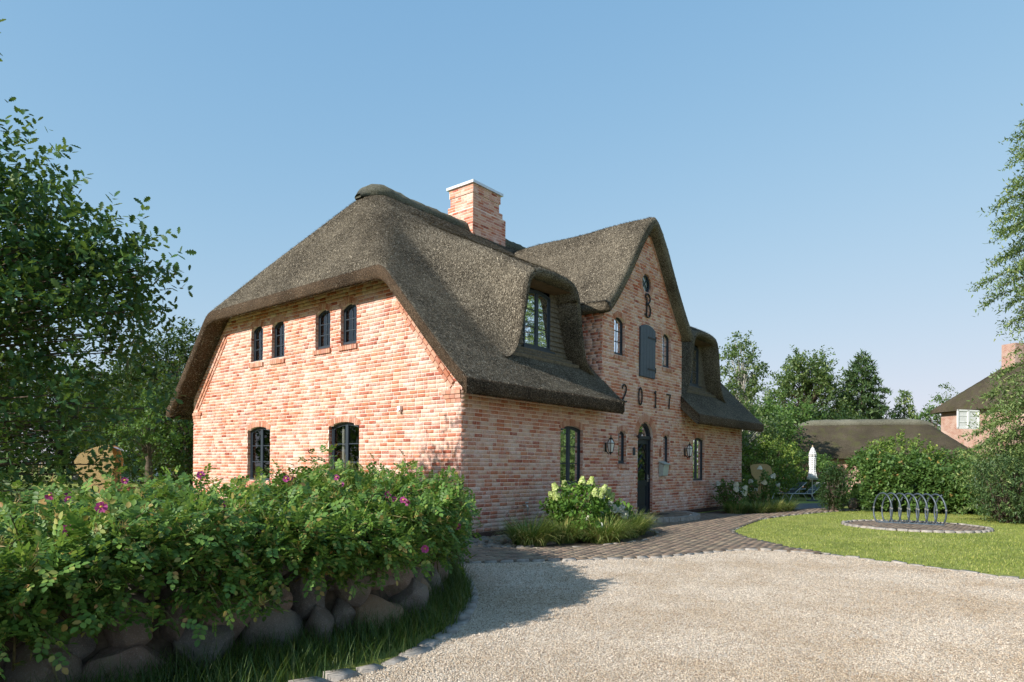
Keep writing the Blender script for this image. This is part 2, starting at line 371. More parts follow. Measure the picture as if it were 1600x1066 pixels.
P_KERB = curve([(-2.5, -1.85), (-2.01, -2.25), (-1.6, -2.6), (-.76, -3.21), (.12, -3.86), (.8, -4.16), (1.53, -4.38), (2.2, -4.62), (2.6, -5.05), (2.74, -5.6)])
R_KERB = curve([(2.74, -5.6), (2.66, -6.3), (2.42, -7.11), (2.1, -7.95), (1.8, -8.75), (1.5, -10), (1.2, -12), (1, -16)])
LAWN_E = curve([(2.78, -6.05), (3.0, -5.55), (3.3, -5.15), (3.69, -4.72), (4.2, -4.2), (4.75, -3.75), (5.3, -3.42), (5.9, -3.2), (7.29, -2.92), (8.8, -2.66), (10.39, -2.55), (12.8, -2.77), (14.94, -3.2), (16.5, -3.7)])
BED_K = curve([(-1.6, -.2), (-1.1, -.75), (-.74, -1.11), (-.32, -1.57), (.07, -1.98), (.54, -2.35), (1.27, -2.6), (2.25, -2.72), (3.2, -2.58), (4.0, -2.2), (4.7, -1.6), (5.2, -.95), (5.45, -.3), (5.45, 0)])
gravel_poly = np.vstack([L_KERB[:-3], P_KERB[2:], R_KERB[1:], [(-4, -22), (-14, -18), (-14, -8)]])
sheet('gravel_driveway', gravel_poly, .006, M['gravel'])
path_poly = np.vstack([P_KERB, LAWN_E, [(16.3, -2.6), (15.6, -2.1), (13.94, -2.3), (12.3, -2.0), (11.2, -1.55), (10.7, -.6), (10.6, 0)], BED_K[::-1], [(-2.4, .8), (-3.2, -.6)]])
sheet('path_bed', path_poly, .020, M['joint'])
bed_poly = np.vstack([BED_K, [(0, 0), (-.7, .2)]])
sheet('flower_bed', bed_poly, .012, M['soil'])
# pavers of the path, laid in rows along the drive
dirp = np.array([.80, -.60]); nrp = np.array([.60, .80])
Lp, Wp = .205, .105
cand = []
for r in range(-120, 220):
    for c in range(-60, 120):
        q = dirp*((c+.5*(r % 2))*Lp)+nrp*(r*Wp)
        cand.append(q)
cand = np.array(cand); cand = cand[inside(cand, path_poly) & (cand[:, 0] > -3.5)]
vx, vy, vz = vproj(np.c_[cand, np.full(len(cand), .03)])
vis = (vz > 1) & (vx > 690) & (vx < 1650) & (cand[:, 0] < 17)
order = np.argsort(np.where(vis, vz, 1e9)); cand = cand[order]
pav = tag(thing('brick_path', 'brown clinker brick path curving between the driveway gravel, house front and lawn', 'path', (0, -2.5, 0)), kind='structure')
cube_v = np.array([(-.5,-.5,-.5),(.5,-.5,-.5),(.5,.5,-.5),(-.5,.5,-.5),(-.47,-.44,.5),(.47,-.44,.5),(.47,.44,.5),(-.47,.44,.5)])
cube_f = np.array([(0,3,2,1),(4,5,6,7),(0,1,5,4),(1,2,6,5),(2,3,7,6),(3,0,4,7)])
pm = fastmesh('paver', cube_v*np.array([.203, .1035, .05]), cube_f)
for k in range(300):
    o = link('paver', pm, M['paver'], pav)
    o.matrix_parent_inverse = Matrix.Translation((0, 2.5, 0))
    o.location = (*cand[k], .012+random.uniform(-.003, .004)); o.rotation_euler = (random.uniform(-.015, .015), random.uniform(-.015, .015), math.atan2(dirp[1], dirp[0])+random.uniform(-.02, .02))
rest = cand[300:]; n = len(rest)
X = np.tile([dirp[0], dirp[1], 0], (n, 1))+rng.normal(0, .015, (n, 3)); X = nrm(X); Zv = nrm(np.tile([0, 0, 1.0], (n, 1))+rng.normal(0, .012, (n, 3))); Yv = nrm(np.cross(Zv, X))
V, F = instance(cube_v*np.array([.203, .1035, .05]), cube_f, np.c_[rest, .012+rng.uniform(-.003, .004, n)], X, Yv, Zv, 1.0)
link('pavers', fastmesh('pavers', V, F), M['paver'], pav, kind='stuff')
# kerb stones, each a stone of its own
def rough_box(l, wd, h, seed):
    r = np.random.default_rng(seed); v = cube_v*np.array([l, wd, h])*1.0
    v[4:] *= np.array([.94, .90, 1]); v += r.normal(0, .012, v.shape)*np.array([1, 1, .6]); return fastmesh('kerb_stone', v, cube_f)
KM = [rough_box(.235, .13, .14, s) for s in range(6)]
kerb = tag(thing('kerb', 'rough granite kerb stones edging the gravel, path and lawn', 'kerb'), kind='structure')
def kerb_line(C, wd=1.0, z=0, spacing=.25, maxd=26):
    d = np.r_[0, np.cumsum(np.linalg.norm(np.diff(C, axis=0), axis=1))]
    for s in np.arange(.1, d[-1], spacing):
        x = np.interp(s, d, C[:, 0]); y = np.interp(s, d, C[:, 1]); x2 = np.interp(s+.05, d, C[:, 0]); y2 = np.interp(s+.05, d, C[:, 1])
        dd = (np.array([x, y, 0])-CAM)@FW
        if dd < 3 or dd > maxd: continue
        o = link('kerb_stone', random.choice(KM), M['stone_kerb'], kerb)
        o.location = (x, y, z+random.uniform(-.012, .012)); o.scale = (random.uniform(.85, 1.04), wd*random.uniform(.9, 1.15), 1)
        o.rotation_euler = (random.uniform(-.06, .06), random.uniform(-.05, .05), math.atan2(y2-y, x2-x)+random.uniform(-.07, .07))
kerb_line(L_KERB, 1.15, -.038); kerb_line(P_KERB, .7, -.038); kerb_line(R_KERB, .65, -.048); kerb_line(LAWN_E, .75, -.042); kerb_line(BED_K[6:], .6, -.035)
# gravel pebbles
n = 170000
rr = np.exp(rng.uniform(math.log(3.6), math.log(13.5), n)); lat = rng.uniform(-.45, .80, n)
pp = CAM[:2]+np.outer(rr, FW[:2])+(rr*lat)[:, None]*RT[:2]
pp = pp[inside(pp, gravel_poly)]
n = len(pp)
ov = np.array([(1,0,0),(-1,0,0),(0,1,0),(0,-1,0),(0,0,1),(0,0,-1)])*.5
of = np.array([(0,2,4),(2,1,4),(1,3,4),(3,0,4),(2,0,5),(1,2,5),(3,1,5),(0,3,5)])
X = nrm(np.c_[rng.normal(size=(n, 2)), rng.normal(0, .25, n)]); Zv = nrm(np.tile([0, 0, 1.0], (n, 1))+rng.normal(0, .3, (n, 3))); Yv = nrm(np.cross(Zv, X)); Zv = np.cross(X, Yv)
dd = (pp-CAM[:2])@FW[:2]
S = rng.uniform(.007, .0155, n)[:, None]*np.array([[1.2, .95, .62]])*rng.uniform(.8, 1.25, (n, 3))*(1+.045*np.clip(dd-5, 0, 10))[:, None]
V, F = instance(ov, of, np.c_[pp, .008+rng.uniform(0, .004, n)], X, Yv, Zv, S)
tag(link('gravel_stones', fastmesh('gravel_stones', V, F), M['pebble'], smooth=False), 'loose pale beige gravel stones strewn over the driveway', 'gravel', kind='stuff')

# ------------------------------------------------------------------ main house
house = thing('brick_house', 'red brick house with grey thatched roof, dormers and a central gable dated 2017', 'house', (7.6, 5.5, 0))
LX, LY, XC = 15.2, 11.0, 7.6
YP = np.array([-.6, -.3, 0, .5, 1, 2, 3, 4, 5, 5.6, 7]); ZP = np.array([3.12, 3.40, 3.70, 4.22, 4.77, 5.85, 6.88, 7.85, 8.72, 9.2, 10.3])
def hmain(y): return np.interp(y, YP, ZP)
def hhip(x): return 5.66+1.36*(x+.5)-.02*(x+.5)**2
def Zbase(x, y):
    a = smin(hmain(y), hmain(LY-y), .45); b = smin(hhip(x), hhip(LX-x), .3)
    return smin(a, b, .20+.55*np.clip((np.minimum(x, LX-x)+.5)/1.6, 0, 1))
DXC, YL = 3.2, .1
UO = np.array([0, .5, .82, 1.0, 1.1, 1.17, 1.22, 1.29, 1.38, 1.5, 1.64, 1.8]); ZO = np.array([6.02, 6.0, 5.93, 5.78, 5.55, 5.2, 4.8, 4.42, 4.14, 3.95, 3.84, 3.79])
def dq(u): return np.clip((np.interp(u, UO, ZO)-3.79)/(6.02-3.79), 0, 1)
def dorm(x, y):
    u = np.minimum(np.abs(x-DXC), np.abs(LX-x-DXC))
    T = 6.02+.46*(y-YL); mz = Zbase(x, y); d = T-mz
    amp = .5*(d+np.sqrt(d*d+.12))*np.clip((5.2-y)/1.2, 0, 1)
    soft = 1-sstep(.78, 2.0, u); k = sstep(YL, YL+1.5, y)
    q = dq(u)*(1-k)+soft*k
    return mz+np.where(y >= YL-1e-6, amp*q, 0)
xs = np.unique(np.round(np.concatenate([np.arange(-.5, 15.71, .12), [15.7, 5.3, 9.9], np.arange(1.3, 2.7, .035), np.arange(3.8, 5.1, .035), LX-np.arange(1.3, 2.7, .035), LX-np.arange(3.8, 5.1, .035)]), 3))
ysA = np.array([-.6, -.52, -.44, -.36, -.28, -.2, -.12, -.04, .03, .1]); ysB = np.concatenate([[.1, .16, .24, .32], np.arange(.4, 11.0, .12), np.arange(11.0, 11.61, .1)])
nx = len(xs)
GXA, GYA = np.meshgrid(xs, ysA, indexing='ij'); GZA = Zbase(GXA, GYA)
GXB, GYB = np.meshgrid(xs, ysB, indexing='ij'); GZB = dorm(GXB, GYB)
ux = np.minimum(np.abs(xs-DXC), np.abs(LX-xs-DXC)); openc = dq(ux) > .004
incut = (xs > 5.3-1e-6) & (xs < 9.9+1e-6)
rb = MB()
VA = np.stack([GXA, GYA, GZA], -1); VB = np.stack([GXB, GYB, GZB], -1)
na, nb = len(ysA), len(ysB)
V = np.concatenate([VA.reshape(-1, 3), VB.reshape(-1, 3)]); off = nx*na
F = []
ia = lambda i, j: i*na+j
ib = lambda i, j: off+i*nb+j
for i in range(nx-1):
    cut = incut[i] and incut[i+1]
    for j in range(na-1):
        if not cut: F.append((ia(i, j), ia(i+1, j), ia(i+1, j+1), ia(i, j+1)))
    if not cut and not (openc[i] and openc[i+1]): F.append((ia(i, na-1), ia(i+1, na-1), ib(i+1, 0), ib(i, 0)))
    for j in range(nb-1):
        if cut and ysB[j] < 2.4: continue
        F.append((ib(i, j), ib(i+1, j), ib(i+1, j+1), ib(i, j+1)))
roofF = np.array(F); roofV = V.copy()
V = list(map(tuple, V)); F = list(F)
def addv(p): V.append(tuple(map(float, p))); return len(V)-1
TV = .32
ENDS = []; CUTF = []
def skirt(ids, outs, ins):
    """roll the thatch edge over and carry the underside back to the wall"""
    rings = [list(ids)]
    for do, dz in ((.03, -.04), (.03, -.25), (-.02, -.31)):
        rings.append([addv((V[i][0]+o[0]*do, V[i][1]+o[1]*do, V[i][2]+dz)) for i, o in zip(ids, outs)])
    last = []
    for i, o in zip(ids, outs):
        x, y = V[i][0]-o[0]*ins, V[i][1]-o[1]*ins; last.append(addv((x, y, float(Zbase(np.array(x), np.array(y)))-.33)))
    rings.append(last); f0 = len(F)
    for a, b in zip(rings[:-1], rings[1:]):
        for k in range(len(ids)-1): F.append((a[k+1], a[k], b[k], b[k+1]))
    CUTF.extend(range(f0, len(F)))
    ENDS.append(([r[0] for r in rings], [r[-1] for r in rings]))
def edge_outs(n, o, a=None, b=None):
    L = [o]*n
    if a: L[0] = a
    if b: L[-1] = b
    return L
i1 = int(np.where(np.abs(xs-5.3) < 1e-6)[0][0]); i2 = int(np.where(np.abs(xs-9.9) < 1e-6)[0][0])
skirt([ia(i, 0) for i in range(0, i1+1)], edge_outs(i1+1, (0, -1), (-1, -1)), .66)
skirt([ia(i, 0) for i in range(i2, nx)], edge_outs(nx-i2, (0, -1), None, (1, -1)), .66)
skirt([ib(i, nb-1) for i in range(nx)][::-1], edge_outs(nx, (0, 1), (1, 1), (-1, 1)), .66)
col0 = [ia(0, j) for j in range(na)]+[ib(0, j) for j in range(1, nb)]
coln = [ia(nx-1, j) for j in range(na)]+[ib(nx-1, j) for j in range(1, nb)]
skirt(col0[::-1], edge_outs(len(col0), (-1, 0), (-1, 1), (-1, -1)), .66); skirt(coln, edge_outs(len(coln), (1, 0), (1, -1), (1, 1)), .66)
F.append(tuple(ENDS[0][1])); F.append(tuple(ENDS[1][0]))
for ii, sgn in ((i1, 1), (i2, -1)):           # cut ends beside the central gable
    ids = [ia(ii, j) for j in range(na)]+[ib(ii, j) for j in range(1, nb) if ysB[j] < 2.6]
    b = [addv((V[q][0]+sgn*.01, V[q][1]+.04, V[q][2]-.33)) for q in ids]
    for k in range(len(ids)-1): F.append((ids[k], ids[k+1], b[k+1], b[k]) if sgn > 0 else (ids[k+1], ids[k], b[k], b[k+1]))
# dormer lips: rolled edge, cheeks back to the window wall
DW = {}
for side in (0, 1):
    idx = [i for i in range(nx) if openc[i] and (xs[i] < XC) == (side == 0)]
    P = np.array([V[ib(i, 0)] for i in idx]); cx = DXC if side == 0 else LX-DXC
    T = np.gradient(P[:, [0, 2]], axis=0); T = nrm(T); nn = np.c_[T[:, 1], -T[:, 0]]      # inward (down / to the middle)
    qv = dq(np.abs(P[:, 0]-cx))[:, None]
    prev = [ib(i, 0) for i in idx]
    rings = [(-.05, .04), (-.06, .12), (-.01, .20), (.52, .30)]
    for dy, dn in rings:
        Q = P.copy(); Q[:, 1] += dy; Q[:, [0, 2]] += nn*dn*np.clip(qv*1.6, .12, 1)
        cur = [addv(p) for p in Q]
        for k in range(len(idx)-1): F.append((prev[k+1], prev[k], cur[k], cur[k+1]))
        prev = cur
    DW[side] = Q
    # thatch apron carried in under the sill
    pr = [ia(i, na-1) for i in idx]; cu_ = [addv((V[q][0], .5, V[q][2]+.30)) for q in pr]
    for k in range(len(idx)-1): F.append((pr[k], pr[k+1], cu_[k+1], cu_[k]))
me = bpy.data.meshes.new('roof'); me.from_pydata(V, [], F); me.update()
me.materials.append(M['thatch']); me.materials.append(M['thatch_cut'])
for q in CUTF: me.polygons[q].material_index = 1
roof = link('roof', me, M['thatch'], house, True)
# central gable roof
CP_D = np.array([0, .13, .26, .47, .85, 1.15, 1.5, 1.8, 2.15, 2.45, 2.62]); CP_Z = np.array([8.53, 8.50, 8.43, 8.25, 7.82, 7.40, 6.92, 6.54, 6.12, 5.80, 5.66])
def Zc(x): return np.interp(np.abs(x-XC), CP_D, CP_Z)
xc = np.concatenate([np.linspace(-2.62, -.4, 24), np.linspace(-.32, .32, 9), np.linspace(.4, 2.62, 24)])+XC
yc = np.concatenate([[-.25, -.2, -.12], np.arange(0, 5.7, .15)])
CX, CY = np.meshgrid(xc, yc, indexing='ij'); CZ = Zc(CX)+.02*np.sin(CY*2.1)
V2 = np.stack([CX, CY, CZ], -1).reshape(-1, 3); n1, n2 = len(xc), len(yc)
F2 = [(i*n2+j, (i+1)*n2+j, (i+1)*n2+j+1, i*n2+j+1) for i in range(n1-1) for j in range(n2-1)]
cgF = np.array(F2); cgV = V2.copy()
V, F = list(map(tuple, V2)), F2
Tt = nrm(np.gradient(np.c_[xc, Zc(xc)], axis=0)); cn = np.c_[Tt[:, 1], -Tt[:, 0]]
prev = [i*n2 for i in range(n1)]; fe = [[], []]; se = [[], []]
for dy, dn in ((-.04, .08), (-.05, .2), (.0, .31), (.35, .33)):
    cur = [addv((xc[i]+cn[i, 0]*dn*(1 if abs(xc[i]-XC) > .3 else .8), -.25+dy, CZ[i, 0]+cn[i, 1]*dn)) for i in range(n1)]
    for k in range(n1-1): F.append((prev[k+1], prev[k], cur[k], cur[k+1]))
    prev = cur; fe[0].append(cur[0]); fe[1].append(cur[-1])
for e, sg in ((0, -1), (n1-1, 1)):
    ids = [e*n2+j for j in range(n2)]; prev = ids
    for do, dz in ((.04, -.08), (.02, -.22), (-.1, -.26), (-.42, .0)):
        cur = [addv((V[q][0]+sg*do, V[q][1], V[q][2]+dz)) for q in ids]
        for k in range(n2-1): F.append((prev[k], prev[k+1], cur[k+1], cur[k]) if sg > 0 else (prev[k+1], prev[k], cur[k], cur[k+1]))
        prev = cur; se[0 if sg < 0 else 1].append(cur[0])
    w_ = 0 if sg < 0 else 1; c0 = e*n2
    for k in range(3): F.append((fe[w_][k], fe[w_][k+1], se[w_][k+1], se[w_][k]))
    F.append((c0, fe[w_][0], se[w_][0]))
me = bpy.data.meshes.new('gable_roof'); me.from_pydata(V, [], F); me.update()
groof = link('gable_roof', me, M['thatch'], house, True)
# straw ends over the thatch
def straws(Vg, Fg, count, name, parent, keep=None, ln=(.05, .12), mat='straw'):
    Q = Vg[Fg]; a = Q[:, 1]-Q[:, 0]; b = Q[:, 3]-Q[:, 0]; nn = np.cross(a, b); ar = np.linalg.norm(nn, axis=1)
    if keep is not None: ar = np.where(keep(Q.mean(1)), ar, 0)
    pick = rng.choice(len(Fg), count, p=ar/ar.sum()); u, v = rng.random((2, count, 1))
    q = Q[pick]; P = (q[:, 0]*(1-u)+q[:, 1]*u)*(1-v)+(q[:, 3]*(1-u)+q[:, 2]*u)*v
    nv = nrm(nn[pick]); nv *= np.sign(nv[:, 2:3]+1e-6)
    dn = np.array([0, 0, -1.0])-nv*(-nv[:, 2:3]); dn = nrm(dn+1e-4)
    D = nrm(dn+nv*rng.uniform(.08, .6, (count, 1))+rng.normal(0, .25, (count, 3))); Y = nrm(np.cross(nv, D)); Zz = np.cross(D, Y)
    tv = np.array([(0, -.5, 0), (0, .5, 0), (1, 0, 0.0)]); S = np.c_[rng.uniform(*ln, count), rng.uniform(.007, .018, count), np.ones(count)]
    VV, FF = instance(tv, np.array([(0, 1, 2)]), P-D*.03, D, Y, Zz, S)
    return link(name, fastmesh(name, VV, FF), M[mat], parent, kind='stuff')
straws(roofV, roofF, 330000, 'straw', roof, lambda c: (c[:, 1] < 6.2) | (c[:, 0] < 2.6))
straws(cgV, cgF, 80000, 'straw', groof)
def edge_straws(me_, faces, count, parent, ctr):
    co = np.empty(len(me_.vertices)*3, np.float32); me_.vertices.foreach_get('co', co); co = co.reshape(-1, 3)
    Q = co[np.array([me_.polygons[f].vertices[:] for f in faces])]; nn = np.cross(Q[:, 1]-Q[:, 0], Q[:, 3]-Q[:, 0]); ar = np.linalg.norm(nn, axis=1); c = Q.mean(1)
    o = c-np.array(ctr); o[:, 2] = 0; nv = nrm(nn); nv *= np.sign((nv*nrm(o)).sum(1)-.25*nv[:, 2])[:, None]
    pick = rng.choice(len(Q), count, p=ar/ar.sum()); u, v = rng.random((2, count, 1)); q = Q[pick]
    P = (q[:, 0]*(1-u)+q[:, 1]*u)*(1-v)+(q[:, 3]*(1-u)+q[:, 2]*u)*v
    D = nrm(nv[pick]*.55+nrm(o)[pick]*.3+np.array([0, 0, -.55])+rng.normal(0, .3, (count, 3))); Y = nrm(np.cross(D, rng.normal(size=(count, 3)))); Zz = np.cross(D, Y)
    S = np.c_[rng.uniform(.04, .075, count), rng.uniform(.007, .016, count), np.ones(count)]
    VV, FF = instance(np.array([(0, -.5, 0), (0, .5, 0), (1, 0, 0.0)]), np.array([(0, 1, 2)]), P-D*.035, D, Y, Zz, S)
    link('edge_straw', fastmesh('edge_straw', VV, FF), M['straw'], parent, kind='stuff')
edge_straws(roof.data, [f for f in CUTF if len(roof.data.polygons[f].vertices) == 4 and (roof.data.polygons[f].center[1] < 6 or roof.data.polygons[f].center[0] < 1)], 42000, roof, (7.6, 5.5, 0))
# ridge caps
def ridge_cap(name, pts, r, parent):
    mb = MB(); pts = np.array(pts, float); n = len(pts); k = 14
    Vv = []
    for i, p in enumerate(pts):
        d = pts[min(i+1, n-1)]-pts[max(i-1, 0)]; d /= np.linalg.norm(d); sd = np.cross(d, (0, 0, 1.0)); sd /= np.linalg.norm(sd)
        e = min(i, n-1-i); f = math.sqrt(1-(1-(e+.15)/4.15)**2) if e < 4 else 1
        for a in np.linspace(-.12*PI, 1.12*PI, k):
            rr = r*f*(1+.05*math.sin(i*1.9+a*3)+random.uniform(-.02, .02)); Vv.append(p+sd*math.cos(a)*rr*1.25+np.array([0, 0, math.sin(a)*rr*.8-.06-(1-f)*.22]))
    mb.add(Vv, [(i*k+j, i*k+j+1, (i+1)*k+j+1, (i+1)*k+j) for i in range(n-1) for j in range(k-1)]+[tuple(range(k)), tuple((n-1)*k+j for j in range(k))[::-1]])
    return mb.build(name, M['ridge'], parent, True)
ridge_cap('ridge_cap', [(x, 5.5, 8.84+.07*math.exp(-((x-2.3)/.6)**2)+.07*math.exp(-((x-12.9)/.6)**2)) for x in np.linspace(1.72, 13.48, 60)], .40, roof)
ridge_cap('ridge_cap', [(XC, y, 8.34) for y in np.linspace(.9, 5.3, 18)], .26, groof)

# --- brick walls, laid brick by brick
COURSE = .0833; BH = .0695
class Opening:
    def __init__(s, c, hw, z0, spring, crown): s.c, s.hw, s.z0, s.spring, s.crown = c, hw, z0, spring, crown
    def half(s, z):
        if z < s.z0 or z > s.crown: return 0
        if z <= s.spring: return s.hw
        rise = s.crown-s.spring
        if rise >= s.hw-1e-3: return math.sqrt(max(0, s.hw**2-(z-s.spring)**2))
        R = (s.hw**2+rise**2)/(2*rise); return math.sqrt(max(0, R*R-(z-(s.crown-R))**2))
    def outline(s, n=14):
        rise = s.crown-s.spring; R = (s.hw**2+rise**2)/(2*rise); a0 = math.asin(min(1, s.hw/R)); 
        if rise >= s.hw-1e-3: R, a0 = s.hw, PI/2
        return [(s.c+R*math.sin(a), s.crown-R+R*math.cos(a)) for a in np.linspace(-a0, a0, n)]
    def arcpar(s):
        rise = s.crown-s.spring; R = (s.hw**2+rise**2)/(2*rise)
        return R, math.asin(min(1, s.hw/R)) if rise < s.hw-1e-3 else PI/2
class Plane:                                   # wall plane: P(u, v, d) with d = distance in front of the wall
    def __init__(s, o, u, nrm_): s.o, s.u, s.n = np.array(o, float), np.array(u, float), np.array(nrm_, float)
    def __call__(s, u, z, d=0.0): return s.o+s.u*u+np.array([0, 0, z])+s.n*d
ALLB = []                                       # (plane, u0, u1, z0, wall)
def lay(plane, extents, z0, z1, openings, wallobj_mb):
    rows = int((z1-z0)/COURSE); r = random.Random(3)
    for k in range(rows+1):
        za = z0+k*COURSE; zm = za+COURSE/2
        ints = list(extents(zm))
        for o in openings:
            h = o.half(zm)
            if h <= 0: continue
            new = []
            for a, b in ints:
                if o.c+h <= a or o.c-h >= b: new.append((a, b)); continue
                if o.c-h > a: new.append((a, o.c-h))
                if o.c+h < b: new.append((o.c+h, b))
            ints = new
        for a, b in ints:
            if b-a < .01: continue
            P = [plane(a, za), plane(b, za), plane(b, za+COURSE), plane(a, za+COURSE)]
            wallobj_mb.add(P, [(0, 1, 2, 3)])
        g0 = -(k % 2)*.125-(k*37 % 5)*.0625; u = g0+min(a for a, b in ints)-.3 if ints else 0
        umax = max([b for a, b in ints], default=0)
        while u < umax:
            L = .25 if r.random() < .68 else .125
            for a, b in ints:
                s0, s1 = max(a, u), min(b, u+L-.016)
                if s1-s0 > .03: ALLB.append((plane, s0, s1, za+.006, wallobj_mb))
            u += L
def arch_bricks(mb, plane, o, th=.24, d=.012, wd=.075):
    R, a0 = o.arcpar(); cz = o.crown-R; n = max(5, int(round(2*a0*R/wd)))
    for i in range(n):
        a, b = -a0+2*a0*(i+.07)/n, -a0+2*a0*(i+.93)/n
        Q = [(o.c+rr*math.sin(q), cz+rr*math.cos(q)) for rr, q in ((R, a), (R, b), (R+th, b), (R+th, a))]
        mb.add([plane(*q, -.02) for q in Q]+[plane(*q, d) for q in Q], [(4, 5, 6, 7), (0, 1, 5, 4), (1, 2, 6, 5), (2, 3, 7, 6), (3, 0, 4, 7)])
def sill_bricks(mb, plane, o, ext=.04, d=.05):
    n = max(3, int(round((2*o.hw+2*ext)/.082))); wl = (2*o.hw+2*ext)/n
    for i in range(n):
        u0 = o.c-o.hw-ext+i*wl+.005; u1 = u0+wl-.01
        mb.add([plane(u0, o.z0-.13, -.02), plane(u1, o.z0-.13, -.02), plane(u1, o.z0-.13, d), plane(u0, o.z0-.13, d), plane(u0, o.z0+.01, -.1), plane(u1, o.z0+.01, -.1), plane(u1, o.z0-.03, d), plane(u0, o.z0-.03, d)],
               [(0, 3, 2, 1), (4, 5, 6, 7)[::-1], (3, 2, 6, 7)[::-1], (0, 3, 7, 4), (1, 2, 6, 5)[::-1]])
def reveal(mb, mbb, plane, o, depth=.13):
    pts = [(o.c-o.hw, o.z0)]+o.outline(12)+[(o.c+o.hw, o.z0)]
    n = len(pts); mb.add([plane(*p, 0) for p in pts]+[plane(*p, -depth) for p in pts], [(i, i+1, n+i+1, n+i) for i in range(n-1)]+[(n-1, 0, n, 2*n-1)])
    z = o.z0+.02
    while z < o.spring-.05:
        for sg in (-1, 1):
            u = o.c+sg*(o.hw-.004)
            mbb.add([plane(u, z, -.003), plane(u, z, -depth+.01), plane(u, z+BH, -depth+.01), plane(u, z+BH, -.003)], [(0, 1, 2, 3) if sg > 0 else (3, 2, 1, 0)])
        z += COURSE
FRONT = Plane((0, 0, 0), (1, 0, 0), (0, -1, 0)); GAB = Plane((0, 0, 0), (0, 1, 0), (-1, 0, 0)); CSL = Plane((5.25, 0, 0), (0, 1, 0), (-1, 0, 0))
def ext_front(z):
    if z < 3.3: return [(0, LX)]
    hw = 2.35 if z < 5.35 else np.interp(z, [5.35, 5.65, 6.14, 7.16, 7.96, 8.26], [2.35, 2.2, 1.74, 1.04, .45, .05]); return [(XC-hw, XC+hw)]
yy_ = np.linspace(-.3, 5.5, 600); uz_ = Zbase(np.full(600, .05), yy_)-.25
def ext_gable(z):
    if z < 3.2: return [(0, LY)]
    k = np.where(uz_ > z)[0]
    if len(k) == 0: return []
    a = max(0, yy_[k[0]]); return [(a, LY-a)]
# ground-floor openings (front), upper openings
W1 = Opening(3.88, .49, 1.04, 2.375, 2.45); W2 = Opening(11.33, .47, 1.04, 2.375, 2.45)
DOOR = Opening(7.62, .46, .14, 2.30, 2.76); SL1 = Opening(6.31, .22, 1.57, 2.37, 2.45); SL2 = Opening(8.95, .22, 1.57, 2.37, 2.45)
UW1 = Opening(6.12, .29, 4.46, 5.37, 5.48); UW2 = Opening(8.92, .29, 4.46, 5.37, 5.48); HATCH = Opening(7.64, .46, 4.02, 5.40, 5.52); OCU = Opening(7.6, .27, 6.42, 6.69, 6.96)
OCU.half = lambda z: math.sqrt(max(0, .27**2-(z-6.69)**2))
GW = [Opening(7.37, .56, 1.02, 2.36, 2.46), Opening(3.72, .57, 1.02, 2.36, 2.46)]
GU = [Opening(7.49, .30, 4.18, 5.05, 5.16), Opening(6.48, .30, 4.18, 5.05, 5.16), Opening(4.56, .30, 4.24, 5.07, 5.18), Opening(3.57, .30, 4.24, 5.07, 5.18)]
wf, wg, wc = MB(), MB(), MB()
lay(FRONT, ext_front, .125, 8.2, [W1, W2, DOOR, SL1, SL2, UW1, UW2, OCU], wf)
lay(GAB, ext_gable, .125, 6.05, GW+GU, wg)
lay(CSL, lambda z: [(0, min(2.9, max(.05, (z-3.3)/1.05)))] if z < 5.75 else [], 3.3, 5.7, [], wc)
rvb = {}
for nm, mb, pl, ops in (('f', wf, FRONT, [W1, W2, DOOR, SL1, SL2, UW1, UW2]), ('g', wg, GAB, GW+GU)):
    b2 = MB()
    for o in ops: reveal(mb, b2, pl, o)
    rvb[nm] = b2
walls = {'f': wf.build('front_wall', M['mortar'], house), 'g': wg.build('gable_wall', M['mortar'], house), 'c': wc.build('gable_side_wall', M['mortar'], house)}
mbwall = {id(wf): walls['f'], id(wg): walls['g'], id(wc): walls['c']}
# back and far walls, in plain bulk behind
bw = MB().box((LX-.3, .02, 0), (LX, LY, 3.2)); bw.box((.02, LY-.3, 0), (LX-.3, LY, 3.2)); bw.box((9.65, .05, 3.2), (9.95, 2.8, 5.6))
bw.add([(LX, .3, 3.2), (LX, LY-.3, 3.2), (LX, LY-2.0, 5.7), (LX, 2.0, 5.7)], [(0, 1, 2, 3)])
bw.build('rear_wall', M['farbrick'], house)
# the 300 bricks that show largest are objects, the others one mesh per wall
cen = np.array([p((a+b)/2, z+.035) for p, a, b, z, mb in ALLB]); vx, vy, vz = vproj(cen)
full = np.array([abs((b-a)-.234) < .002 for p, a, b, z, mb in ALLB])
area = np.array([(b-a)*abs(((cen[i]-CAM)/np.linalg.norm(cen[i]-CAM))@p.n) for i, (p, a, b, z, mb) in enumerate(ALLB)])/vz**2
ok = full & (((cen[:, 1] < .01) & (cen[:, 2] > .15)) | (cen[:, 2] > 1.55))
big = set(np.argsort(np.where(ok, -area, 0))[:300].tolist())
bv = np.array([(0,0,0),(1,0,0),(1,0,1),(0,0,1),(.012,1,.04),(.988,1,.04),(.988,1,.96),(.012,1,.96)]); bf = np.array([(4,5,6,7),(0,1,5,4),(1,2,6,5),(2,3,7,6),(3,0,4,7)])
def brick_axes(p): return p.u, p.n, UP
bm_u = {}
for key, p in (('f', FRONT), ('g', GAB)):
    v = bv*np.array([.234, .009, BH]); v = v[:, 0:1]*p.u+v[:, 1:2]*p.n+v[:, 2:3]*UP; bm_u[id(p)] = fastmesh('brick', v, bf)
groups = {}
rnd = random.Random(5)
for i, (p, a, b, z, mb) in enumerate(ALLB):
    if i in big:
        o = link('brick', bm_u[id(p)], M['brick'], mbwall[id(mb)]); o.location = Vector(p(a, z)); continue
    groups.setdefault(id(mb), []).append((p, a, b, z))
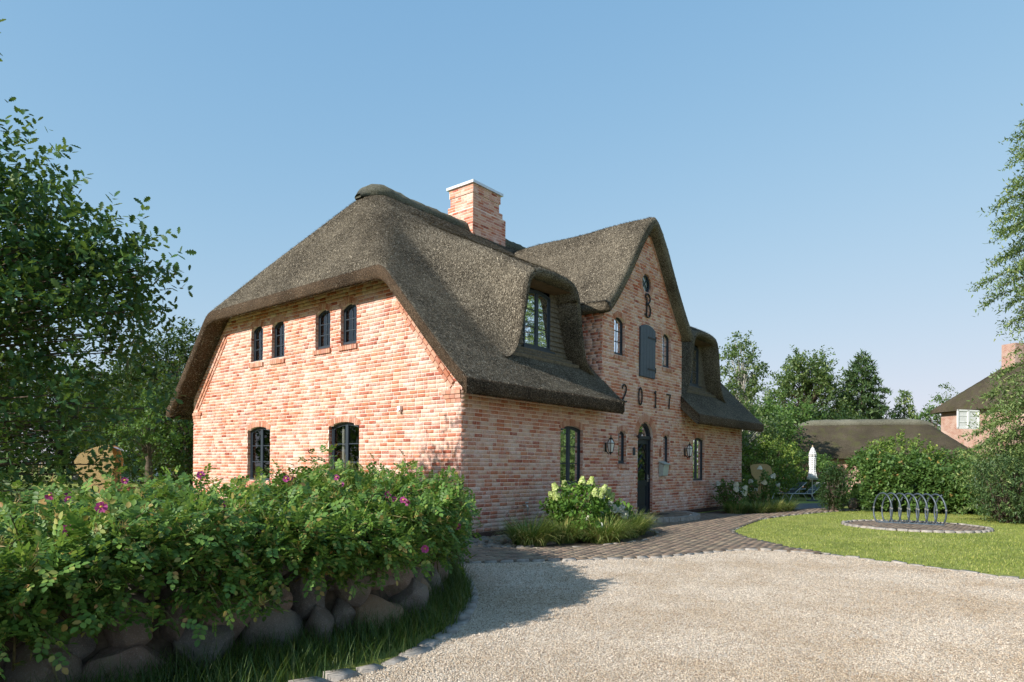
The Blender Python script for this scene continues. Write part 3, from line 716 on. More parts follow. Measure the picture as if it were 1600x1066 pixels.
for k, lst in groups.items():
    P = np.array([p(a, z) for p, a, b, z in lst]); U = np.array([p.u for p, *_ in lst]); Nn = np.array([p.n for p, *_ in lst]); n = len(lst)
    S = np.c_[[b-a for p, a, b, z in lst], rng.uniform(.006, .012, n), np.full(n, BH)]
    VV, FF = instance(bv, bf, P, U, Nn, np.tile(UP, (n, 1)), S)
    link('bricks', fastmesh('bricks', VV, FF), M['brick'], mbwall[k], kind='stuff')
for key in ('f', 'g'): rvb[key].build('reveal_bricks', M['brick'], walls[key], kind='stuff')
for key, pl, ops in (('f', FRONT, [W1, W2, SL1, SL2, UW1, UW2, DOOR]), ('g', GAB, GW+GU)):
    for o in ops:
        a = MB(); arch_bricks(a, pl, o, .21 if o is DOOR else .135); a.build('brick_arch', M['trim'], walls[key])
        if o is not DOOR:
            s_ = MB(); sill_bricks(s_, pl, o); s_.build('brick_sill', M['trim'], walls[key])
oc = MB()
for i in range(20):
    a, b = 2*PI*(i+.06)/20, 2*PI*(i+.94)/20
    Q = [(7.6+r*math.sin(q), 6.69+r*math.cos(q)) for r, q in ((.27, a), (.27, b), (.40, b), (.40, a))]
    oc.add([FRONT(*q, -.06) for q in Q]+[FRONT(*q, .014) for q in Q], [(4, 5, 6, 7), (0, 1, 5, 4), (1, 2, 6, 5), (2, 3, 7, 6), (3, 0, 4, 7)])
oc.build('brick_ring', M['trim'], walls['f'])
# plinth
pl_ = MB().box((-.012, -.012, 0), (DOOR.c-.6, .1, .125)); pl_.box((DOOR.c+.6, -.012, 0), (LX, .1, .125)); pl_.box((-.012, .1, 0), (.1, LY, .125)); pl_.build('plinth', M['plinth'], house)
# corbels and sloping trim of the gable, toothed trim of the central gable
def slope_trim(mb, plane, p0, p1, width, d, nb, rot=True):
    p0, p1 = np.array(p0, float), np.array(p1, float); L = np.linalg.norm(p1-p0); t = (p1-p0)/L; s = np.array([-t[1], t[0]])
    for i in range(nb):
        a = p0+t*L*(i+.06)/nb; b = p0+t*L*(i+.94)/nb; dd = d*(1+.0*i)
        Q = [a, b, b+s*width, a+s*width]
        mb.add([plane(q[0], q[1], -.02) for q in Q]+[plane(q[0], q[1], dd) for q in Q], [(4, 5, 6, 7), (0, 1, 5, 4), (1, 2, 6, 5), (2, 3, 7, 6), (3, 0, 4, 7)])
for k, (u0, u1) in enumerate(((.02, .50), (LY-.50, LY-.02))):
    tm = MB()
    for j, (zz, ln, d) in enumerate(((2.72, .42, .018), (2.805, .46, .032), (2.89, .52, .046))):
        a, b = (u0-.02, u0-.02+ln) if k == 0 else (u1+.02-ln, u1+.02)
        m_ = int(ln/.12)
        for q in range(m_):
            c0 = a+(b-a)*q/m_+.004; c1 = a+(b-a)*(q+1)/m_-.004
            tm.add([GAB(x_, z_, d_) for d_ in (-.02, d) for x_, z_ in ((c0, zz), (c1, zz), (c1, zz+.074), (c0, zz+.074))], [(4, 5, 6, 7), (0, 1, 5, 4), (1, 2, 6, 5), (2, 3, 7, 6), (3, 0, 4, 7)])
    tm.build('corbel', M['trim'], house)
for pl, sets in ((GAB, (((.30, 3.00), (1.96, 4.94), .075, .03, 14), ((.23, 3.08), (1.90, 5.02), .075, .05, 14))), (GAB, (((LY-.30, 3.00), (LY-1.96, 4.94), -.075, .03, 14), ((LY-.23, 3.08), (LY-1.90, 5.02), -.075, .05, 14))),
                 (FRONT, tuple(((XC+a, za), (XC+b, zb), -.085, d, m_) for a, za, b, zb, d, m_ in ((2.24, 5.50, 1.62, 6.10, .03, 8), (1.62, 6.10, .92, 7.10, .03, 11), (.92, 7.10, .14, 8.06, .03, 11)))),
                 (FRONT, tuple(((XC-a, za), (XC-b, zb), .085, d, m_) for a, za, b, zb, d, m_ in ((2.24, 5.50, 1.62, 6.10, .03, 8), (1.62, 6.10, .92, 7.10, .03, 11), (.92, 7.10, .14, 8.06, .03, 11))))):
    tm = MB()
    for st_ in sets: slope_trim(tm, pl, *st_)
    tm.build('verge_trim', M['trim'], house)

# --- windows
def window(parent, plane, o, cols=2, rows=3, inset=.10, fw=.06, curtain=None, name='window', bars=True, sash=True):
    oc_ = [(o.c-o.hw+.004, o.z0+.004)]+[(o.c+(u-o.c)*.99, z-.004) for u, z in o.outline(12)]+[(o.c+o.hw-.004, o.z0+.004)]
    ctr = np.array([o.c, (o.z0+o.crown)/2])
    def insetpoly(k):
        return [(o.c+(u-o.c)*(1-k/o.hw), ctr[1]+(z-ctr[1])*(1-k/((o.crown-o.z0)/2))) for u, z in oc_]
    mb = MB()
    def ringm(k0, k1, d0, d1):
        A, B = insetpoly(k0), insetpoly(k1); n = len(A)
        Vv = [plane(*p, d0) for p in A]+[plane(*p, d0) for p in B]+[plane(*p, d1) for p in A]+[plane(*p, d1) for p in B]
        Ff = []
        for i in range(n):
            j = (i+1) % n; Ff += [(2*n+i, 2*n+j, 3*n+j, 3*n+i), (n+i, n+j, 3*n+j, 3*n+i), (i, j, 2*n+j, 2*n+i)]
        mb.add(Vv, Ff)
    ringm(0, fw*.6, -inset-.03, -inset+.02)
    if sash: ringm(fw*.55, fw*1.15, -inset-.03, -inset+.0)
    def bar(u0, u1, z0, z1, d0, d1, tgt): tgt.add([plane(u, z, d) for d in (d0, d1) for u, z in ((u0, z0), (u1, z0), (u1, z1), (u0, z1))], [(0, 1, 2, 3)[::-1], (4, 5, 6, 7), (0, 1, 5, 4), (1, 2, 6, 5), (2, 3, 7, 6), (3, 0, 4, 7)])
    bar(o.c-o.hw+.01, o.c+o.hw-.01, o.z0, o.z0+.075, -inset-.03, -inset+.03, mb)
    if cols == 2: bar(o.c-.05, o.c+.05, o.z0+.05, o.crown-.06, -inset-.03, -inset+.012, mb)
    wn = mb.build(name, M['frame'], parent)
    z0, z1 = o.z0+.09, o.spring
    if bars:
        gb = MB()
        for r in range(1, rows): zz = z0+(o.crown-.08-z0)*r/rows; bar(o.c-o.hw+fw, o.c+o.hw-fw, zz-.011, zz+.011, -inset-.02, -inset-.004, gb)
        if cols == 1 and rows > 1: bar(o.c-.011, o.c+.011, z0, o.crown-.07, -inset-.02, -inset-.005, gb)
        gb.build('glazing_bars', M['frame'], wn)
    P = insetpoly(fw*.9)
    if cols == 2:
        for sg in (-1, 1):
            q = [(min(u, o.c-.03) if sg < 0 else max(u, o.c+.03), z) for u, z in P]
            MB().add([plane(*p, -inset-.015) for p in q], [tuple(range(len(q)))]).build('pane', M['glass'], wn)
    else: MB().add([plane(*p, -inset-.015) for p in P], [tuple(range(len(P)))]).build('pane', M['glass'], wn)
    # dark room behind the glass
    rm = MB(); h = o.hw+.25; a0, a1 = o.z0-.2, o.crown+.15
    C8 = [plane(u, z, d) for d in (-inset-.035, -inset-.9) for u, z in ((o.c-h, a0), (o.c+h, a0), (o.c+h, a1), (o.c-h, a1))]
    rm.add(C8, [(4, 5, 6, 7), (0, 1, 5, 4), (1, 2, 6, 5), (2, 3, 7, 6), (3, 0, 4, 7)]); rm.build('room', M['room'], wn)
    if curtain:
        for c0, c1 in curtain:
            cb = MB(); k = 10
            us = np.linspace(o.c-o.hw+2*o.hw*c0, o.c-o.hw+2*o.hw*c1, k)
            Vv = [plane(u, z, -inset-.10+.02*(i % 2)) for i, u in enumerate(us) for z in (o.z0-.05, o.crown+.05)]
            cb.add(Vv, [(2*i, 2*i+2, 2*i+3, 2*i+1) for i in range(k-1)]); cb.build('curtain', M['curtain'], wn)
    return wn
for i, o in enumerate(GW): window(house, GAB, o, 2, 3, curtain=[(.70, .76)] if i == 1 else None)
for i, o in enumerate(GU): window(house, GAB, o, 1, 3, fw=.05)
for o in (W1, W2): window(house, FRONT, o, 2, 3, curtain=[(.03, .2), (.8, .97)])
for o in (SL1, SL2): window(house, FRONT, o, 1, 1, fw=.05, bars=False)
for o in (UW1, UW2): window(house, FRONT, o, 1, 3, fw=.045, curtain=[(.05, .95)])
# round window in the gable top
ow = MB(); n = 24
for r0, r1, d0, d1 in ((.275, .225, -.09, -.04),):
    Vv = []
    for d in (d0, d1):
        for r in (r0, r1): Vv += [FRONT(7.6+r*math.cos(2*PI*i/n), 6.69+r*math.sin(2*PI*i/n), d) for i in range(n)]
    ow.add(Vv, [(2*n+i, 2*n+(i+1) % n, 3*n+(i+1) % n, 3*n+i) for i in range(n)]+[(n+i, n+(i+1) % n, 3*n+(i+1) % n, 3*n+i) for i in range(n)])
own = ow.build('round_window', M['frame'], house)
gb = MB()
for a in (PI/4, 3*PI/4): gb.tube([FRONT(7.6-.24*math.cos(a), 6.69-.24*math.sin(a), -.06), FRONT(7.6+.24*math.cos(a), 6.69+.24*math.sin(a), -.06)], .014, 5)
gb.build('glazing_bars', M['frame'], own)
MB().add([FRONT(7.6+.24*math.cos(2*PI*i/n), 6.69+.24*math.sin(2*PI*i/n), -.075) for i in range(n)], [tuple(range(n))]).build('pane', M['glass'], own)
MB().box((7.25, .1, 6.35), (7.95, .5, 7.03)).build('room', M['curtain'], own)

# --- dormers
def dormer(side):
    cx = DXC if side == 0 else LX-DXC
    Q = DW[side]; Q = Q[np.argsort(Q[:, 0])]
    pl = Plane((0, .6, 0), (1, 0, 0), (0, -1, 0)); o = Opening(cx, .53, 4.27, 5.58, 5.66)
    def xr(z):
        L = Q[Q[:, 0] < cx]; R = Q[Q[:, 0] >= cx]
        f = lambda A: np.interp(z, A[np.argsort(A[:, 2]), 2], A[np.argsort(A[:, 2]), 0])
        return f(L)-.14, f(R)+.14
    z = 3.98
    while z < 5.8:
        a, b = xr(z+.06); h = o.half(z+.06) or o.half(z+.01) or o.half(z+.11)
        segs = [(a, b)] if not h else [(a, cx-o.hw), (cx+o.hw, b)]
        for u0, u1 in segs:
            if u1-u0 > .03: MB().add([(u0, .60, z), (u1, .60, z), (u1, .555, z-.012), (u0, .555, z-.012), (u0, .60, z+.125), (u1, .60, z+.125), (u1, .595, z+.125), (u0, .595, z+.125)], [(0, 3, 2, 1)[::-1], (4, 5, 6, 7), (3, 2, 6, 7), (0, 3, 7, 4), (2, 1, 5, 6)]).build('cladding_board', M['wood_dark'], house)
        z += .118
    MB().box((cx-1.6, .61, 3.85), (cx+1.6, .7, 6.0)).build('dormer_backing', M['wood_dark'], house) if False else None
    # stepped boards under the sill
    for k, (y0, z0_, hw) in enumerate(((.50, 4.14, 1.02), (.38, 4.03, 1.18), (.26, 3.93, 1.32))):
        MB().obox((cx-hw, y0, z0_), (2*hw, 0, 0), (0, .16, .055), (0, -.03, .075)).build('sill_board', M['wood_dark'], house)
    MB().box((cx-.62, .47, 4.215), (cx+.62, .60, 4.262)).build('window_sill', M['frame'], house)
    wn = window(house, pl, o, 2, 3, inset=-.02, fw=.07)
    MB().add([(cx-1.15, .58, 5.68), (cx+1.15, .58, 5.68), (cx+1.05, .13, 5.70), (cx-1.05, .13, 5.70)], [(0, 1, 2, 3)]).build('soffit_board', M['soffit'], house)
dormer(0); dormer(1)

# --- chimney
ch = MB(); ch2 = MB()
def brick_box(x0, y0, z0, x1, y1, z1):
    ch.box((x0, y0, z0), (x1, y1, z1)); r = random.Random(int(z0*100))
    k = 0; z = z0
    while z+COURSE <= z1+.01:
        for pl, L in ((Plane((x0, y0, 0), (1, 0, 0), (0, -1, 0)), x1-x0), (Plane((x0, y0, 0), (0, 1, 0), (-1, 0, 0)), y1-y0)):
            u = -(k % 2)*.125
            while u < L:
                ln = .25 if r.random() < .7 else .125; a, b = max(0, u), min(L, u+ln-.011)
                if b-a > .03:
                    P = pl(a, z+.006); v = bv*np.array([b-a, .008, BH]); ch2.add([P+q[0]*pl.u+q[1]*pl.n+q[2]*UP for q in v], [tuple(f) for f in bf])
                u += ln
        z += COURSE; k += 1
brick_box(5.62, 4.9, 9.62, 6.87, 5.85, 9.88); brick_box(5.59, 4.87, 9.89, 6.90, 5.88, 10.15)
brick_box(5.59, 4.87, 8.0, 7.16, 6.05, 9.44); brick_box(5.605, 4.885, 9.445, 7.02, 5.95, 9.615)
cho = ch.build('chimney', M['mortar'], house); ch2.build('bricks', M['brick'], cho, kind='stuff')
MB().box((5.52, 4.80, 10.155), (6.97, 5.95, 10.235)).build('chimney_cap', M['zinc'], cho)

# --- door
def door():
    o = DOOR; d0 = -.11
    wn = MB()
    out = [(o.c-o.hw, .15)]+o.outline(18)+[(o.c+o.hw, .15)]; inn = [(o.c+(u-o.c)*.84, .15 if z < .2 else z-.07) for u, z in out]; n = len(out)
    Vv = [FRONT(*p, d0-.03) for p in out]+[FRONT(*p, d0-.03) for p in inn]+[FRONT(*p, d0+.035) for p in out]+[FRONT(*p, d0+.035) for p in inn]
    wn.add(Vv, [(2*n+i, 2*n+i+1, 3*n+i+1, 3*n+i) for i in range(n-1)]+[(n+i, n+i+1, 3*n+i+1, 3*n+i) for i in range(n-1)])
    B = lambda u0, u1, z0, z1, a, b, t: t.add([FRONT(u, z, d) for d in (a, b) for u, z in ((u0, z0), (u1, z0), (u1, z1), (u0, z1))], [(3, 2, 1, 0), (4, 5, 6, 7), (0, 1, 5, 4), (1, 2, 6, 5), (2, 3, 7, 6), (3, 0, 4, 7)])
    B(o.c-o.hw, o.c+o.hw, 2.27, 2.36, d0-.02, d0+.06, wn)
    dr = wn.build('door', M['door'], house)
    leaf = MB(); l, r = o.c-.385, o.c+.385
    B(l, l+.11, .16, 2.27, d0-.03, d0+.01, leaf); B(r-.11, r, .16, 2.27, d0-.03, d0+.01, leaf); B(l+.11, r-.11, 2.13, 2.27, d0-.03, d0+.008, leaf); B(l+.11, r-.11, .93, 1.09, d0-.03, d0+.008, leaf); B(l+.11, r-.11, .16, .36, d0-.03, d0+.008, leaf)
    B(l+.11, r-.11, .36, .93, d0-.03, d0-.012, leaf); leaf.build('door_leaf', M['door'], dr)
    mo = MB(); B(l+.17, r-.17, .42, .87, d0-.014, d0+.004, mo); mo.build('door_panel', M['door'], dr)
    for zc in (1.42, 1.70, 2.0):
        t = np.linspace(-1, 1, 15); mb = MB(); mb.tube([FRONT(o.c+.275*q, zc+.13*math.cos(q*PI)*(.7)-.0+.03*math.cos(q*3*PI), d0-.005) for q in t], .018, 5); mb.build('wavy_bar', M['door'], dr)
    MB().add([FRONT(u, z, d0-.02) for u, z in ((l+.11, 1.09), (r-.11, 1.09), (r-.11, 2.13), (l+.11, 2.13))], [(0, 1, 2, 3)]).build('pane', M['glass'], dr)
    P = [(o.c-o.hw*.84, 2.36)]+[(o.c+(u-o.c)*.84, max(2.36, z-.07)) for u, z in o.outline(14)]+[(o.c+o.hw*.84, 2.36)]
    MB().add([FRONT(*p, d0-.015) for p in P], [tuple(range(len(P)))]).build('fanlight_pane', M['glass'], dr)
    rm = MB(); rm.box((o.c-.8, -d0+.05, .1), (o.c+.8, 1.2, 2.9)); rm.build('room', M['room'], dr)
    h = MB(); h.tube([FRONT(r-.05, 1.14, d0+.01), FRONT(r-.05, 1.14, d0+.06), FRONT(r-.17, 1.14, d0+.065)], .011, 6); h.box((r-.075, .09-.005, 1.05), (r-.025, .101, 1.25)); h.build('door_handle', M['steel'], dr)
door()
# hatch in the gable: planks, batten rim and strap hinges
hb = MB(); P = [(HATCH.c-HATCH.hw, HATCH.z0)]+HATCH.outline(10)+[(HATCH.c+HATCH.hw, HATCH.z0)]
hb.prism(P, (0, -.012, 0), (1, 0, 0), (0, 0, 1), (0, -.02, 0)); ha = hb.build('hatch', M['hatch'], house)
for k in range(5):
    u0 = HATCH.c-HATCH.hw+.006+k*(2*HATCH.hw-.012)/5; u1 = u0+(2*HATCH.hw-.012)/5-.009
    zt = [HATCH.spring+(HATCH.crown-HATCH.spring)*(1-((u-HATCH.c)/HATCH.hw)**2)-.012 for u in (u0, u1)]
    MB().prism([(u0, HATCH.z0+.01), (u1, HATCH.z0+.01), (u1, zt[1]), (u0, zt[0])], (0, -.0325, 0), (1, 0, 0), (0, 0, 1), (0, -.022, 0)).build('plank', M['hatch'], ha)
for zz in (5.14, 4.24):
    h = MB(); h.box((7.62, -.066, zz), (8.10, -.055, zz+.045)); h.tube([(8.10, -.05, zz-.05), (8.10, -.05, zz+.10)], .022, 8); h.build('strap_hinge', M['iron'], ha)
# iron letters and figures on the gable
def stroke(name, strokes, cx, z0, w_, h_, r=.022):
    mb = MB()
    for st in strokes:
        C = np.array(st, float); 
        if len(C) > 2: C = curve(C, .08)
        mb.tube([(cx+(p[0]-.5)*w_, -.045, z0+p[1]*h_) for p in C], r, 6)
    mb.build(name, M['iron'], house)
stroke('iron_figure', [[(.12, .74), (.2, .92), (.5, 1), (.8, .9), (.86, .72), (.7, .5), (.4, .28), (.1, .05), (.1, .02)], [(.1, .02), (.3, .07), (.6, .0), (.92, .06)]], 6.32, 3.22, .27, .47)
stroke('iron_figure', [[(.5, 1), (.2, .85), (.12, .5), (.2, .15), (.5, 0), (.8, .15), (.88, .5), (.8, .85), (.5, 1)]], 7.22, 3.22, .25, .47)
stroke('iron_figure', [[(.55, 1), (.55, 0)], [(.55, 1), (.2, .86)], [(.4, .0), (.7, .0)]], 8.13, 3.21, .25, .47)
stroke('iron_figure', [[(.08, .90), (.1, .98)], [(.08, .96), (.95, .96)], [(.95, .96), (.7, .5), (.6, .0)]], 8.98, 3.22, .26, .45)
stroke('iron_letter', [[(.28, .0), (.30, .5), (.32, .84)], [(.15, .80), (.10, .92), (.35, 1.0), (.68, .97), (.86, .85), (.80, .68), (.38, .56)], [(.38, .56), (.78, .5), (.95, .3), (.82, .08), (.5, 0), (.2, .05), (.06, .13)]], 7.62, 5.73, .34, .66, .024)

# --- things fixed to the front wall
def lantern(x, z, label):
    t = thing('wall_lantern', label, 'lantern', (x, 0, z), 'wall lanterns beside the door')
    c = np.array([x, -.17, z]); n = 6
    def ring(r, zz): return [c+np.array([r*math.cos(2*PI*(k+.5)/n), r*math.sin(2*PI*(k+.5)/n), zz]) for k in range(n)]
    A, B, D = ring(.058, -.15), ring(.105, .08), ring(.045, .18)
    for k in range(n):
        j = (k+1) % n; MB().add([A[k], A[j], B[j], B[k]], [(0, 1, 2, 3)]).build('glass_pane', M['opal'], t); MB().add([B[k], B[j], D[j], D[k]], [(0, 1, 2, 3)]).build('glass_pane', M['opal'], t)
    fr = MB()
    for k in range(n):
        j = (k+1) % n
        for a, b in ((A[k], B[k]), (B[k], D[k]), (A[k], A[j]), (B[k], B[j]), (D[k], D[j])): fr.tube([a, b], .009, 4)
    fr.build('frame', M['iron'], t)
    rf = MB(); rf.lathe([(.058, .176), (.054, .20), (.024, .23), (.010, .245), (.017, .262), (.010, .28), (.003, .30)], c, 10); rf.build('roof', M['iron'], t)
    bt = MB(); bt.lathe([(.008, -.22), (.015, -.20), (.010, -.185), (.04, -.165), (.06, -.15)], c, 10); bt.build('base', M['iron'], t)
    br = MB(); br.box((x-.04, -.02, z-.14), (x+.04, -.0135, z+.10)); br.tube([(x, -.01, z-.08), (x, -.10, z-.20), (x, -.17, z-.19)], .012, 6); br.build('bracket', M['iron'], t)
lantern(5.42, 2.0, 'black lantern on the brick wall between the big window and the narrow one')
lantern(10.22, 1.98, 'black lantern on the brick wall between the mailbox and the far front window')
t = thing('mailbox', 'pale grey green mailbox with sloping lid on the wall beside the door', 'mailbox', (8.62, 0, 1.25))
MB().prism([(0, 0), (-.12, .03), (-.16, .34), (0, .40)], (8.44, -.015, 1.20), (0, 1, 0), (0, 0, 1), (.34, 0, 0)).build('box', M['mailbox'], t)
MB().prism([(0, .02), (-.20, -.06), (-.215, -.035), (0, .05)], (8.42, -.015, 1.60), (0, 1, 0), (0, 0, 1), (.38, 0, 0)).build('lid', M['mailbox'], t)
tag(MB().prism([(0, 0), (.09, 0), (.09, .22), (.045, .26), (0, .22)], (8.47, -.012, 1.78), (1, 0, 0), (0, 0, 1), (0, -.02, 0)).build('bell_plate', M['redwood']), 'small brown bell plate above the mailbox', 'bell')
tag(MB().prism([(0, 0), (.12, 0), (.12, .19), (.06, .22), (0, .19)], (6.86, -.012, 1.80), (1, 0, 0), (0, 0, 1), (0, -.02, 0)).build('house_plate', M['frame']), 'small dark plate on the wall left of the front door', 'plate')
bk = MB(); bk.tube([(7.08, -.012, 2.33), (7.08, -.16, 2.36), (6.86, -.20, 2.38)], .02, 6); bk.lathe([(.05, -.05), (.045, 0), (.02, .05), (.01, .07)], (6.86, -.2, 2.31), 10); tag(bk.build('door_bell', M['iron']), 'black iron bell on a bracket at the top of the front door', 'bell')
tp = MB(); tp.lathe([(.04, 0), (.04, .015)], (2.0, -.02, .62), 10); tp.tube([(2.0, -.01, .62), (2.0, -.10, .62), (2.0, -.12, .58), (2.0, -.12, .50)], .018, 8); tp.tube([(1.95, -.09, .68), (2.05, -.09, .68)], .012, 6); tp.tube([(2.0, -.09, .62), (2.0, -.09, .68)], .012, 6); tp.tube([(2.0, -.12, .50), (2.01, -.12, .42)], .010, 6)
tag(tp.build('water_tap', M['steel']), 'steel garden tap low on the brick front wall', 'tap')
sp_ = MB(); sp_.box((2.88, -.05, .60), (2.98, -.011, .70)); sp_.box((3.01, -.05, .60), (3.11, -.011, .70)); sp_.box((2.89, -.06, .61), (3.10, -.052, .69)); tag(sp_.build('wall_socket', M['iron']), 'black outdoor double socket on the front wall beside the tap', 'socket')
sn = MB(); sn.box((-.085, 1.70, 2.64), (-.012, 1.79, 2.72)); sn.box((-.11, 1.715, 2.60), (-.03, 1.775, 2.635)); tag(sn.build('wall_sensor', M['white']), 'small white sensor box on the gable wall under the slope', 'sensor')

# --- door step: half ellipse of pavers with an edge of upright stones
st = tag(thing('door_step', 'low half round brick step in front of the house door', 'step', (7.65, -.7, 0)), kind='structure')
ea, eb = 1.85, 1.42; k = 28
base = MB(); pts = [(7.65+(ea-.06)*math.cos(a), -.012+(eb-.06)*math.sin(a)) for a in np.linspace(PI, 2*PI, 30)]
base.prism(pts, (0, 0, 0), (1, 0, 0), (0, 1, 0), (0, 0, .125)); base.build('step_core', M['mortar'], st)
for i in range(k):
    a, b = PI+PI*(i+.04)/k, PI+PI*(i+.96)/k
    q = [(7.65+(ea-d)*math.cos(c), -.014+(eb-d)*math.sin(c)) for d, c in ((0, a), (0, b), (.22, b), (.22, a))]
    MB().prism(q, (0, 0, 0), (1, 0, 0), (0, 1, 0), (0, 0, .152+random.uniform(-.004, .004))).build('edge_stone', M['stone_kerb'], st)
c2 = np.array([(7.65+x*.205+(r % 2)*.10, -.06-r*.105) for r in range(13) for x in range(-9, 10)])
c2 = c2[((c2[:, 0]-7.65)/(ea-.30))**2+((c2[:, 1])/(eb-.30))**2 < 1]
for q in c2: o = link('paver', pm, M['paver'], st); o.location = (q[0], q[1], .122); o.rotation_euler = (0, 0, random.uniform(-.02, .02))
tag(MB().box((7.2, -.55, .148), (8.05, -.10, .162)).build('doormat', M['iron']), 'dark doormat on the half round step', 'doormat')

# ------------------------------------------------------------------ vegetation tools
OV = np.array([(0, 0, 0), (.35, .26, .05), (.35, -.26, .05), (.72, .22, .03), (.72, -.22, .03), (1, 0, -.05), (.5, 0, -.03)])
OF = np.array([(0, 6, 1), (0, 2, 6), (1, 6, 3), (2, 4, 6), (3, 6, 5), (6, 4, 5)])
LOWV = np.array([(0, 0, 0), (.5, .30, .05), (.5, -.30, .05), (1, 0, -.03)]); LOWF = np.array([(0, 3, 1), (0, 2, 3)])
def oak_leaf():
    prof = [(0, .02), (.14, .09), (.24, .22), (.33, .12), (.45, .30), (.55, .16), (.68, .30), (.78, .16), (.90, .17), (1.0, 0)]
    v = []; f = []
    for x, y in prof: v += [(x, 0, -.03*math.sin(x*3)), (x, y, .05*y/.3), (x, -y, .05*y/.3)]
    for i in range(len(prof)-1):
        a, b = 3*i, 3*i+3; f += [(a, b, b+1), (a, b+1, a+1), (a, b+2, b), (a, a+2, b+2)]
    return np.array(v), np.array(f)
OAKV, OAKF = oak_leaf()
def compound(nl=7):
    v = []; f = []; 
    def leaf(p, ang_, L, z):
        c, s = math.cos(ang_), math.sin(ang_)
        b = len(v)
        for x, y, zz in OV: v.append((p[0]+L*(x*c-y*s*1.25), p[1]+L*(x*s+y*c*1.25), p[2]+L*zz*1.3+z))
        f.extend([tuple(b+i for i in t) for t in OF])
    for k in range(nl//2):
        x = .28+.2*k
        for sg in (-1, 1): leaf((x, 0, .10*math.sin(x*2.6)), sg*1.05, .30, 0)
    leaf((.82, 0, .06), 0, .34, -.02)
    b = len(v); v += [(0, -.012, 0), (0, .012, 0), (.85, .006, .07), (.85, -.006, .07)]; f += [(b, b+2, b+1), (b, b+3, b+2)]
    return np.array(v), np.array(f)
CMV, CMF = compound()
BLV = np.array([(0, -.5, 0), (0, .5, 0), (.5, -.38, 0), (.5, .38, 0), (1, 0, 0)]); BLF = np.array([(0, 2, 1), (1, 2, 3), (2, 4, 3)])
def shoot_leaves(P0, D, L, n, size, tv, tf, spread=1.0, start=.25, droop=.15, tilt=.45):
    """n leaves along each shoot from P0 along D; returns verts, faces"""
    m = len(P0); t = np.linspace(start, 1, n)[None, :]+rng.uniform(-.06, .06, (m, n))
    base = P0[:, None]+D[:, None]*(L[:, None]*t)[..., None]
    base[..., 2] -= droop*L[:, None]*t**2
    a = np.arange(n)[None]*2.4+rng.uniform(0, 6.28, (m, 1)); R = nrm(np.cross(D, nrm(rng.normal(size=(m, 3))))); Q = np.cross(D, R)
    out = np.cos(a)[..., None]*R[:, None]+np.sin(a)[..., None]*Q[:, None]
    LD = nrm(D[:, None]*.55+out*spread+np.array([0, 0, .05])).reshape(-1, 3)
    X, Y, Z = frames(LD, tilt); s = rng.uniform(.7, 1.15, m*n)*size
    return instance(tv, tf, base.reshape(-1, 3), X, Y, Z, s)
def cat(parts):
    V, F, b = [], [], 0
    for v, f in parts: V.append(v); F.append(f+b); b += len(v)
    return np.concatenate(V), np.concatenate(F)
def ell(n, c, r, shell=.5):
    d = nrm(rng.normal(size=(n, 3))); rad = (shell+(1-shell)*rng.random(n))**.7
    return np.array(c)+d*np.array(r)*rad[:, None]
def tree(name, label, catg, base, h, tr, ells, leaf=('leaf_mid', LOWV, LOWF), size=.2, per=40, clump=.6, bark='bark', group=None, trunk_top=.75, lean=(0, 0), sp=5, dens=1.0, limb_r=.035):
    """ells: list of (centre rel. to base, radii, number of clumps)"""
    base = np.array(base, float); t = thing(name, label, catg, base, group)
    top = base+np.array([lean[0], lean[1], h*trunk_top]); tb = MB()
    tp = [base+(top-base)*u+np.array([.05*h*.1*math.sin(u*7), .04*h*.1*math.cos(u*5), 0]) for u in np.linspace(0, 1, 8)]
    tb.tube(tp, [tr*(1.25-.9*u) if u > 0 else tr*1.6 for u in np.linspace(0, 1, 8)], 8)
    tb.build('trunk', M[bark], t, True)
    C = np.concatenate([ell(int(n*dens), base+np.array(c), r) for c, r, n in ells])
    lb = MB()
    for c in C:
        u = np.clip((c[2]-base[2])/(h*trunk_top)*.75-.05, .12, .98); a = base+(top-base)*u; mid = (a+c)/2+np.array([0, 0, .12*np.linalg.norm(c-a)])
        lb.tube([a, mid, c], [limb_r*h/8, limb_r*.6*h/8, .008], 4, cap=False)
    lb.build('branches', M[bark], t, True)
    m = len(C); k = sp
    out = nrm(C-(base+np.array([0, 0, h*.45])))
    P0 = np.repeat(C, k, 0)+rng.normal(0, clump*.18, (m*k, 3)); D = nrm(np.repeat(out, k, 0)*.55+rng.normal(size=(m*k, 3))*.75+np.array([0, 0, .12]))
    L = rng.uniform(.6, 1.25, m*k)*clump
    V, F = shoot_leaves(P0, D, L, max(2, per//k), size, leaf[1], leaf[2])
    link('crown', fastmesh('crown', V, F), M[leaf[0]], t)
    return t
